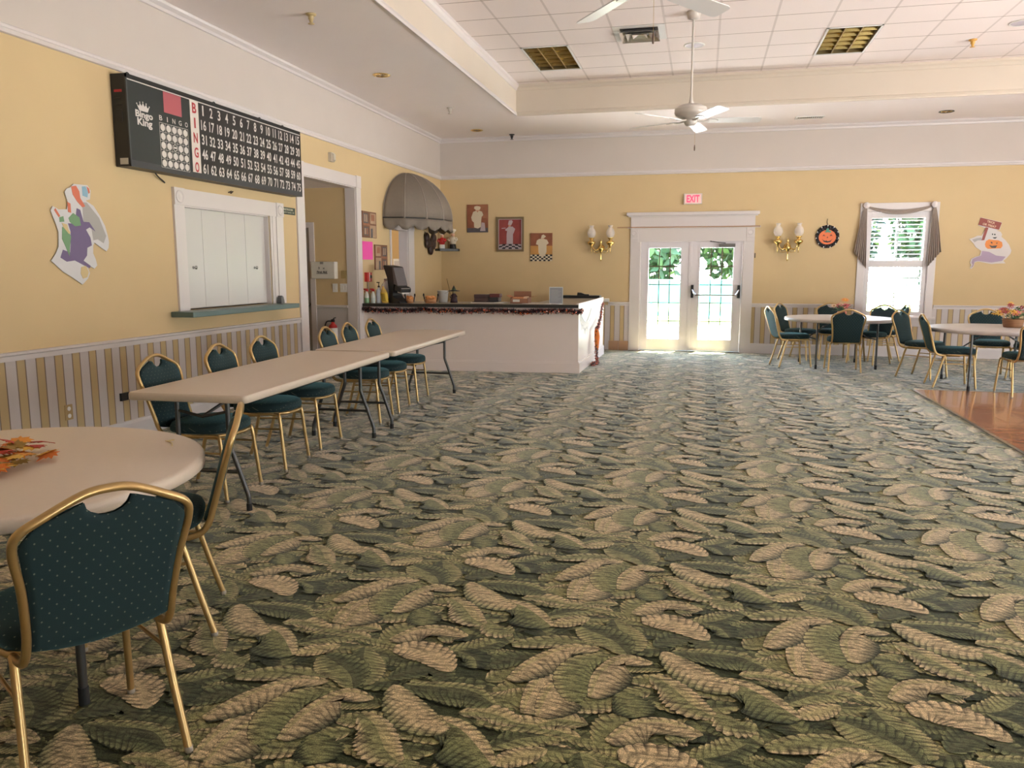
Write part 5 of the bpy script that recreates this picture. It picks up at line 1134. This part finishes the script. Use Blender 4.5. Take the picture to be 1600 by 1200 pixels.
for nm, poly, m, d in (('signboard', G((380,120),(740,220),(690,352),(338,255)), brd, .0118), ('signpost', G((465,300),(512,312),(440,540),(390,545)), brd, .0118), ('lilac_tail', G((400,740),(520,760),(640,830),(800,850),(740,930),(560,960),(330,930),(270,945),(245,1030),(205,1060),(235,1000),(215,960),(235,895),(300,860),(380,830)), mat('print_lilac', (.36,.27,.38), .6), .0118),
    ('pumpkin', G((450,620),(470,555),(520,525),(600,540),(680,545),(740,580),(750,650),(720,695),(620,700),(500,705),(460,670)), mat('print_orange', (.68,.22,.04), .6), .0122), ('arm_shade', G((230,530),(300,505),(390,490),(395,545),(330,545),(270,580)), mat('print_shade', (.36,.34,.34), .6), .0118)):
    MB().prism(poly, fr, .011, d, m).build(nm, t, O)
b = MB()
for poly in (G((515,630),(570,650),(660,640),(630,690),(560,685)), G((545,570),(575,580),(580,605),(555,600)), G((640,590),(670,590),(650,615)), G((570,420),(590,420),(590,445),(570,445)), G((605,425),(632,425),(632,450),(605,450)), G((580,490),(660,485),(630,515),(600,512))): b.prism(poly, fr, .0122, .0128, M_black)
b.build('features', t, O)
rr = math.radians(-15.5); u = V((math.cos(rr),0,math.sin(rr))); v = V((-math.sin(rr),0,math.cos(rr))); cgx, cgz = gc(540, 237)
fs = (V((cgx, YF-.012, cgz)), u, v, V((0,-1,0)))
b = MB(); b.text('TRICK', fs, cream, 1, .005, .026, w=.12, h=.034, bold=.02, d=.0004); b.text('OR TREAT', fs, cream, 1, 0, -.026, w=.2, h=.034, bold=.02, d=.0004); b.build('lettering', t, O)

# window dressing
t = thing('louvred_shutter', 'white louvred interior shutter with centre tilt rod filling the window behind the round table', 'shutter', (3.055, YF, .67)); O = V(t.location); sl = mat('blind_white', (.66,.63,.64), .45)
wx0, wx1, ya, yb = 2.594, 3.516, YF+.004, YF+.034
b = MB(); st = .062
for q in ((wx0,.674,wx0+st,2.345),(wx1-st,.674,wx1,2.345),(wx0+st,.674,wx1-st,.745),(wx0+st,1.465,wx1-st,1.575),(wx0+st,2.25,wx1-st,2.345)): b.box((q[0],ya,q[1]), (q[2],yb,q[3]), sl)
b.build('shutter_frame', t, O, bevel=.003)
for z0, z1, n in ((.745,1.465,11),(1.575,2.25,10)):
    b = MB()
    for k in range(n):
        z = z0+(z1-z0)*(k+.5)/n; b.prism([(-.030,-.004),(-.024,-.0065),(.024,-.0065),(.030,-.004),(.030,.004),(.024,.0065),(-.024,.0065),(-.030,.004)], (V((wx0+st+.002,(ya+yb)/2,z)), Y_, Z_, X_), 0, wx1-wx0-2*st-.004, sl)
    b.build('louvres', t, O)
    b = MB(); b.box((3.05,ya-.026,z0+.03), (3.062,ya-.014,z1-.03), mat('tilt_rod_grey', (.42,.40,.41), .5)); b.build('tilt_rod', t, O)
t = thing('window_swag', 'taupe draped swag with pleated tails hanging over the window', 'drapery', (3.055, YF, 2.45)); O = V(t.location); dr = mat('drape_taupe', (.33,.27,.23), .75, noise=.08, nscale=40, sheen=.2)
xa, xb = 2.545, 3.555
rows = []
for i in range(8):
    v_ = i/7; row = []
    for k in range(33):
        u_ = k/32; sag = .075+.055*v_; z = 2.455-4*sag*u_*(1-u_)-.02*v_; row.append(V((xa+(xb-xa)*u_, YF-.045-.022*math.sin(v_*PI*3)*math.sin(PI*u_)-.012*math.sin(PI*u_), z)))
    rows.append(row)
MB().grid(rows, dr).build('swag', t, O, solid=.003)
for s, x0 in ((-1, xa), (1, xb)):
    rows = []
    for i in range(14):
        v_ = i/13; row = []
        for k in range(41):
            u_ = k/40; w = .03+.165*v_**.8; L = .80+.16*(1-u_)-.0; f = u_*6
            xx = x0+s*(-.015+w*u_-.035*v_) ; row.append(V((xx, YF-.050-.022*v_*math.cos(2*PI*f)-.0, 2.46-(1.02-.26*u_-.02*(f % 1))*v_)))
        rows.append(row)
    MB().grid(rows, dr, True).build('tail', t, O, solid=.003)
for x0 in (xa, xb):
    b = MB(); b.lathe([(0,.07),(.02,.068),(.03,.06),(.045,.062),(.05,.05),(.05,.0),(0,0)], (x0,YF-.03,2.455), M_trim, 20, (0,-1,0)); b.build('rosette', t, O)

# ------------------------------------------------------------------ ceiling fittings
def sprinkler(x, y, z, label, m):
    t = thing('sprinkler_head', label, 'sprinkler', (x, y, z), 0, 'sprinkler heads'); O = V(t.location)
    b = MB(); b.lathe([(0,0),(.05,0),(.046,-.012),(.03,-.018),(0,-.018)], O, m, 16); b.build('escutcheon', t, O)
    b = MB(); b.lathe([(.026,-.018),(.026,-.045),(.02,-.05),(.014,-.075),(0,-.075)], O, m, 12); b.lathe([(0,-.084),(.03,-.084),(.03,-.088),(0,-.088)], O, m, 12); b.build('nozzle', t, O)
cr = mat('sprinkler_cream', (.52,.40,.20), .4); wh_ = mat('sprinkler_white', (.55,.50,.45), .4)
sprinkler(-3.594, 7.08, ZS, 'tan sprinkler head on the left soffit, nearest to us', cr); sprinkler(-3.665, 11.47, ZS, 'white sprinkler head on the left soffit between the two brass downlights', wh_)
sprinkler(-3.33, 13.95, ZS, 'small dark sprinkler head at the far wall end of the soffit', M_dark); sprinkler(3.108, 11.2, ZT, 'orange-brown sprinkler head on the tiled ceiling right of the troffer', mat('sprinkler_amber', (.62,.34,.08), .4))
def downlight(x, y, label, m):
    t = thing('recessed_downlight', label, 'ceiling light', (x, y, ZS), 0, 'recessed downlights in the soffit'); O = V(t.location)
    b = MB(); b.lathe([(.105,0),(.108,-.006),(.095,-.010),(.082,-.006),(.082,.0)], O, m, 28); b.build('trim_ring', t, O)
    b = MB(); b.lathe([(.082,-.003),(.06,-.0015),(.035,-.001),(0,-.001)], O, mat('downlight_inner', (.14,.075,.02), .25, .9), 28)
    for k in range(8): a = 2*PI*k/8; b.tube([O+V((.03*math.cos(a),.03*math.sin(a),-.004)), O+V((.078*math.cos(a),.078*math.sin(a),-.005))], .004, M_brass, 4)
    b.build('reflector', t, O)
downlight(-3.868, 9.40, 'brass recessed downlight on the left soffit, nearer one', M_brass); downlight(-3.81, 13.40, 'brass recessed downlight in the far left corner of the soffit', M_brass); downlight(3.45, 13.44, 'dark recessed downlight on the soffit above the ghost cutout', M_dark)
t = thing('soffit_vent', 'white slotted air vent on the soffit right of the ceiling fan', 'vent', (1.524, 13.45, ZS)); O = V(t.location)
b = MB()
for a in ((-.21,-.10,.21,-.08),(-.21,.08,.21,.10),(-.21,-.08,-.185,.08),(.185,-.08,.21,.08)): b.box(O+V((a[0],a[1],-.012)), O+V((a[2],a[3],0)), M_white)
b.build('frame', t, O); b = MB()
for k in range(12): x = -.18+k*.031; b.box(O+V((x,-.08,-.010)), O+V((x+.012,.08,-.002)), MATS['sensor_beige'] if k < 7 else M_white)
b.build('louvres', t, O); MB().box(O+V((-.185,-.08,-.0015)), O+V((.185,.08,-.0005)), M_dark).build('duct', t, O)

def troffer(x0, y0, label):
    x1, y1 = x0+.6096, y0+1.2192; t = thing('ceiling_troffer', label, 'ceiling light', ((x0+x1)/2, (y0+y1)/2, ZT), 0, 'louvred troffers in the tiled ceiling'); O = V(t.location); go = mat('louvre_gold', (.46,.34,.13), .22, .85); ga = mat('louvre_grey_gold', (.30,.23,.11), .3, .7)
    b = MB(); 
    for a in ((x0,y0,x0+.022,y1),(x1-.022,y0,x1,y1),(x0,y0,x1,y0+.022),(x0,y1-.022,x1,y1)): b.box((a[0],a[1],ZT-.010), (a[2],a[3],ZT-.0015), M_white)
    b.build('frame', t, O)
    b = MB(); xa, xb, ya, yb = x0+.012, x1-.012, y0+.012, y1-.012
    for q in ((xa,ya,ZT+.10,xb,yb,ZT+.105),(xa,ya,ZT+.002,xa+.004,yb,ZT+.10),(xb-.004,ya,ZT+.002,xb,yb,ZT+.10),(xa,ya,ZT+.002,xb,ya+.004,ZT+.10),(xa,yb-.004,ZT+.002,xb,yb,ZT+.10)): b.box(q[:3], q[3:], ga)
    b.build('reflector_pan', t, O)
    w = (x1-x0-.044)/3
    for i in (1, 2): xx = x0+.022+w*i; MB().box((xx-.007,y0+.018,ZT-.002), (xx+.007,y1-.018,ZT+.05), go).build('divider', t, O)
    h = (y1-y0-.044)/6
    for i in range(3):
        for j in range(1, 6):
            xa_, yy = x0+.022+w*i+.008, y0+.022+h*j
            MB().prism([(-.014,.05),(-.011,.03),(-.002,.001),(.002,.001),(.011,.03),(.014,.05)], (V((xa_,yy,ZT)), Y_, Z_, X_), 0, w-.016, go).build('louvre', t, O)
        xc = x0+.022+w*(i+.5); MB().tube([(xc,y0+.03,ZT+.075),(xc,y1-.03,ZT+.075)], .013, M_white, 10).build('tube', t, O)
troffer(-2.346, 10.283, 'unlit gold-louvred ceiling light in the tile grid, left of the fan'); troffer(1.3116, 10.283, 'unlit gold-louvred ceiling light in the tile grid, right of the fan')
t = thing('air_diffuser', 'square four-way air diffuser with shiny vanes in the tiled ceiling beside the fan', 'vent', (-.822, 9.978, ZT)); O = V(t.location)
sh = mat('diffuser_metal', (.78,.75,.74), .12, .8)
MB().box(O+V((-.30,-.30,-.006)), O+V((.30,.30,-.001)), M_white).build('panel', t, O)
for k, (r0, r1, z0, z1) in enumerate(((.225,.17,-.004,-.05),(.155,.10,-.008,-.05),(.085,.0,-.012,-.045))):
    b = MB(); b.grid([[O+V((sx*r, sy*r, z)) for sx, sy in ((-1,-1),(1,-1),(1,1),(-1,1))] for r, z in ((r0,z1),(max(r1,.001),z0))], sh, False, True); b.build('vane', t, O, solid=.003)
MB().box(O+V((-.22,-.22,-.0075)), O+V((.22,.22,-.0062)), M_dark).build('throat', t, O)
for x, y, lab in ((-.20,10.65,'round white ceiling speaker grille beside the fan rod'), (3.42,10.57,'round white ceiling speaker grille at the right edge of the tiled ceiling')):
    t = thing('ceiling_speaker', lab, 'speaker', (x,y,ZT), 0, 'ceiling speakers'); O = V(t.location)
    b = MB(); b.lathe([(.125,-.002),(.13,-.008),(.12,-.014),(.108,-.010)], O, M_white, 32); b.build('rim', t, O); b = MB(); b.lathe([(.108,-.008),(.05,-.012),(0,-.013)], O, mat('grille_lilac', (.52,.48,.54), .5), 32); b.build('grille', t, O)

fanw = mat('fan_white', (.56,.52,.48), .3); blade = mat('fan_blade_white', (.70,.68,.68), .28)
def ceiling_fan(x, y, a0, label, zb=3.065):
    t = thing('ceiling_fan', label, 'ceiling fan', (x, y, ZT), 0, 'white ceiling fans'); O = V(t.location); c = V((x,y,0))
    b = MB(); b.lathe([(0,ZT),(.075,ZT),(.078,ZT-.02),(.065,ZT-.07),(.03,ZT-.085),(0,ZT-.085)], c, fanw, 24); b.build('canopy', t, O)
    b = MB(); b.tube([c+V((0,0,ZT-.08)), c+V((0,0,3.26))], .0125, fanw, 12); b.lathe([(.0125,3.34),(.022,3.27),(.032,3.24),(0,3.24)], c, fanw, 16); b.build('downrod', t, O)
    b = MB(); b.lathe([(0,3.245),(.06,3.24),(.12,3.225),(.168,3.20),(.18,3.18),(.175,3.165),(.18,3.15),(.165,3.12),(.12,3.095),(.075,3.08),(.07,3.06),(.075,3.05),(.062,3.02),(.04,3.005),(0,3.0)], c, fanw, 36); b.build('motor', t, O)
    for k in range(5):
        a = a0+2*PI*k/5; u = V((math.cos(a), math.sin(a), 0)); w = V((-math.sin(a), math.cos(a), 0)); pz = math.radians(-13)
        wv = w*math.cos(pz)+V((0,0,1))*math.sin(pz); up = u.cross(wv)
        bl = MB(); pts = []
        for r, h in ((.215,.052),(.30,.060),(.50,.066),(.72,.070),(.752,.062),(.765,.045)): pts.append((r, h))
        poly = [(r, h) for r, h in pts]+[(r, -h) for r, h in pts[::-1]]
        o = c+V((0,0,zb)); bl.prism(poly, (o, u, wv, up), -.003, .003, blade); bo = bl.build('blade', t, O)
        b = MB(); b.tube([c+u*.06+V((0,0,zb+.0)), o+u*.13-up*.012, o+u*.20-up*.008], .010, fanw, 8, sx=1.4); b.prism([(.17,.02),(.20,.045),(.27,.040),(.30,.012),(.30,-.012),(.27,-.040),(.20,-.045),(.17,-.02)], (o, u, wv, up), -.010, -.003, fanw); b.build('blade_iron', bo, O)
    b = MB(); b.tube([c+V((.05,-.0,3.02)), c+V((.052,0,2.80))], .0015, M_brass, 4); b.lathe([(0,2.735),(.006,2.74),(.008,2.77),(.004,2.80),(0,2.802)], c+V((.052,0,0)), mat('pull_wood', (.14,.08,.05), .5), 8); b.build('pull_chain', t, O)
ceiling_fan(-.19, 9.33, math.radians(297), 'white five-blade ceiling fan hanging on a long rod in the middle of the ceiling')
ceiling_fan(-.38, 4.92, math.radians(54), 'nearer ceiling fan, only two blade tips visible at the top edge of the photo')

# ------------------------------------------------------------------ outside
conc = mat('patio_concrete', (.62,.60,.56), .9, noise=.08, nscale=2); lawn = mat('lawn_green', (.16,.24,.06), 1., noise=.35, nscale=6)
MB().box((-14,YF+.15,-.25), (18,21.5,-.03), conc).build('patio', kind='structure'); MB().box((-40,21.5,-.25), (45,60,-.04), lawn).build('lawn', kind='structure')
t = thing('court_fence', 'teal chain-link tennis court fence beyond the patio, seen through the door glass', 'fence', (0, 24.5, 0)); O = V(t.location); teal = mat('fence_teal', (.10,.38,.38), .6)
for k in range(9): MB().tube([(-10+k*1.7,24.5,-.04),(-10+k*1.7,24.5,1.12)], .03, teal, 8).build('post', t, O)
b = MB(); b.tube([(-10,24.5,1.1),(3.6,24.5,1.1)], .022, teal, 6); b.tube([(-10,24.5,.05),(3.6,24.5,.05)], .015, teal, 6); b.build('rail', t, O)
b = MB(); n = 26*9
for s in (-1, 1):
    for k in range(n):
        x = -10+13.4*k/n; b.add([(x-.012,24.5+.004*s,.05),(x+.012,24.5+.004*s,.05),(x+s*1.0+.012,24.5+.004*s,1.09),(x+s*1.0-.012,24.5+.004*s,1.09)], [(0,1,2,3)], teal)
b.build('chain_link', t, O)
MB().box((-10,24.52,.42), (3.4,24.53,1.02), mat('windscreen_teal', (.008,.075,.080), .8)).build('windscreen', t, O)
rt = random.Random(21); LV = [mat('tree_leaf_%d' % i, c, .6, noise=.3, nscale=3) for i, c in enumerate(((.014,.042,.010),(.024,.055,.012),(.010,.032,.010)))]; bark = mat('bark', (.30,.25,.21), .9, noise=.3, nscale=9)
def tree(x, y, h, r, label, m, n=2400, lo=.5):
    t = thing('tree', label, 'tree', (x,y,-.04), 0, 'trees beyond the court fence'); O = V(t.location)
    b = MB(); b.tube(smooth_path([(x,y,-.04),(x+.1,y,h*.3),(x-.05,y,h*.6),(x+.1,y,h*.85)], 4), [.17-.011*k for k in range(13)], bark, 9); b.build('trunk', t, O)
    b = MB()
    for k in range(n):
        d = V((rt.gauss(0,1), rt.gauss(0,1), rt.gauss(0,1))).normalized()*rt.random()**.4; p = V((x+d.x*r, y+d.y*r*.8, (h+lo)/2+d.z*(h-lo)/2)); u = V((rt.gauss(0,1), rt.gauss(0,1), rt.gauss(0,1))).normalized(); w = u.orthogonal().normalized(); s = rt.uniform(.13,.27)
        b.add([p-u*s, p+w*s*.5, p+u*s, p-w*s*.5], [(0,1,2,3)], m)
    b.build('crown', t, O)
for k, (x, y, h, r, lab) in enumerate(((-2.0,27.5,6,1.75,'green tree outside, seen through the left door leaf'),(1.3,28.5,6,1.7,'darker green tree outside, seen through the right door leaf'),(4.5,29.5,6.5,1.35,'green tree outside, behind the left edge of the window'),(7.2,28,6,1.5,'light green tree outside, behind the right half of the window'))):
    tree(x, y, h, r, lab, LV[k % 3])

# ------------------------------------------------------------------ daylight
w = bpy.data.worlds.new('daylight'); scene.world = w; w.use_nodes = True; nt = w.node_tree
bg = nt.nodes['Background']; tc = nt.nodes.new('ShaderNodeTexCoord'); sp = nt.nodes.new('ShaderNodeSeparateXYZ'); nt.links.new(tc.outputs['Generated'], sp.inputs[0])
rp = nt.nodes.new('ShaderNodeValToRGB'); el = rp.color_ramp.elements
el[0].position = 0.; el[0].color = (3.3,3.15,3.03,1)
el[1].position = 1.; el[1].color = (.45,.66,1.,1)
for p, c in ((.47,(3.0,2.86,2.74,1)), (.50,(1.05,1.05,1.02,1)), (.56,(.92,1.0,1.08,1)), (.72,(.62,.80,1.05,1))): e = el.new(p); e.color = c
nt.links.new(nmath(nt, 'MULTIPLY_ADD', sp.outputs[2], .5, .5), rp.inputs[0]); nt.links.new(rp.outputs[0], bg.inputs[0]); bg.inputs[1].default_value = WORLD
def portal(c, d, w_, h_):
    l = bpy.data.lights.new('window_portal', 'AREA'); l.shape = 'RECTANGLE'; l.size = w_; l.size_y = h_; l.cycles.is_portal = True
    o = bpy.data.objects.new('window_portal', l); COL.objects.link(o); o.location = c; o.rotation_euler = V(d).to_track_quat('-Z', 'Y').to_euler(); o['kind'] = 'helper'
for h in (DOORH, WIN): portal(((h[0]+h[1])/2, YF+.17, (h[2]+h[3])/2), (0,-1,0), h[1]-h[0]+.1, h[3]-h[2]+.1)
for h in NW: portal(((h[0]+h[1])/2, YN-.17, (h[2]+h[3])/2), (0,1,0), h[1]-h[0]+.1, h[3]-h[2]+.1)
for h in RW: portal((XR+.17, (h[0]+h[1])/2, (h[2]+h[3])/2), (-1,0,0), h[1]-h[0]+.1, h[3]-h[2]+.1)
s = bpy.data.lights.new('sun', 'SUN'); s.energy = SUN; s.angle = .009; s.color = (1.,.95,.89); so = bpy.data.objects.new('sun', s); COL.objects.link(so); so.location = (3, 30, 30); so.rotation_euler = V((-.12,-.27,-1.)).to_track_quat('-Z', 'Y').to_euler()

# ------------------------------------------------------------------ camera
F = 1238.78; yaw, pitch, roll = .2340, .14461, .00044
cam = bpy.data.cameras.new('camera'); cam.sensor_width = 36; cam.lens = F*36/1600; cam.clip_start = .05; cam.clip_end = 200
co = bpy.data.objects.new('camera', cam); COL.objects.link(co); scene.camera = co
cy, sy, cp, sp_ = math.cos(yaw), math.sin(yaw), math.cos(pitch), math.sin(pitch)
Fw = V((-sy*cp, cy*cp, -sp_)); Rt = V((cy, sy, 0)); Up = Rt.cross(Fw); c_, s_ = math.cos(roll), math.sin(roll); R1, U1 = Rt*c_+Up*s_, Up*c_-Rt*s_
M = Matrix((R1, U1, -Fw)).transposed().to_4x4(); M.translation = V((0,0,1.44)); co.matrix_world = M

scene.view_settings.view_transform = 'Standard'; scene.view_settings.look = 'None'; scene.view_settings.gamma = 1; scene.view_settings.use_curve_mapping = False
scene.view_settings.exposure = EXPO
scene.cycles.max_bounces = 10; scene.cycles.diffuse_bounces = 6; scene.cycles.transparent_max_bounces = 16; scene.cycles.sample_clamp_indirect = 6; scene.cycles.use_denoising = True; scene.cycles.caustics_reflective = False; scene.cycles.caustics_refractive = False
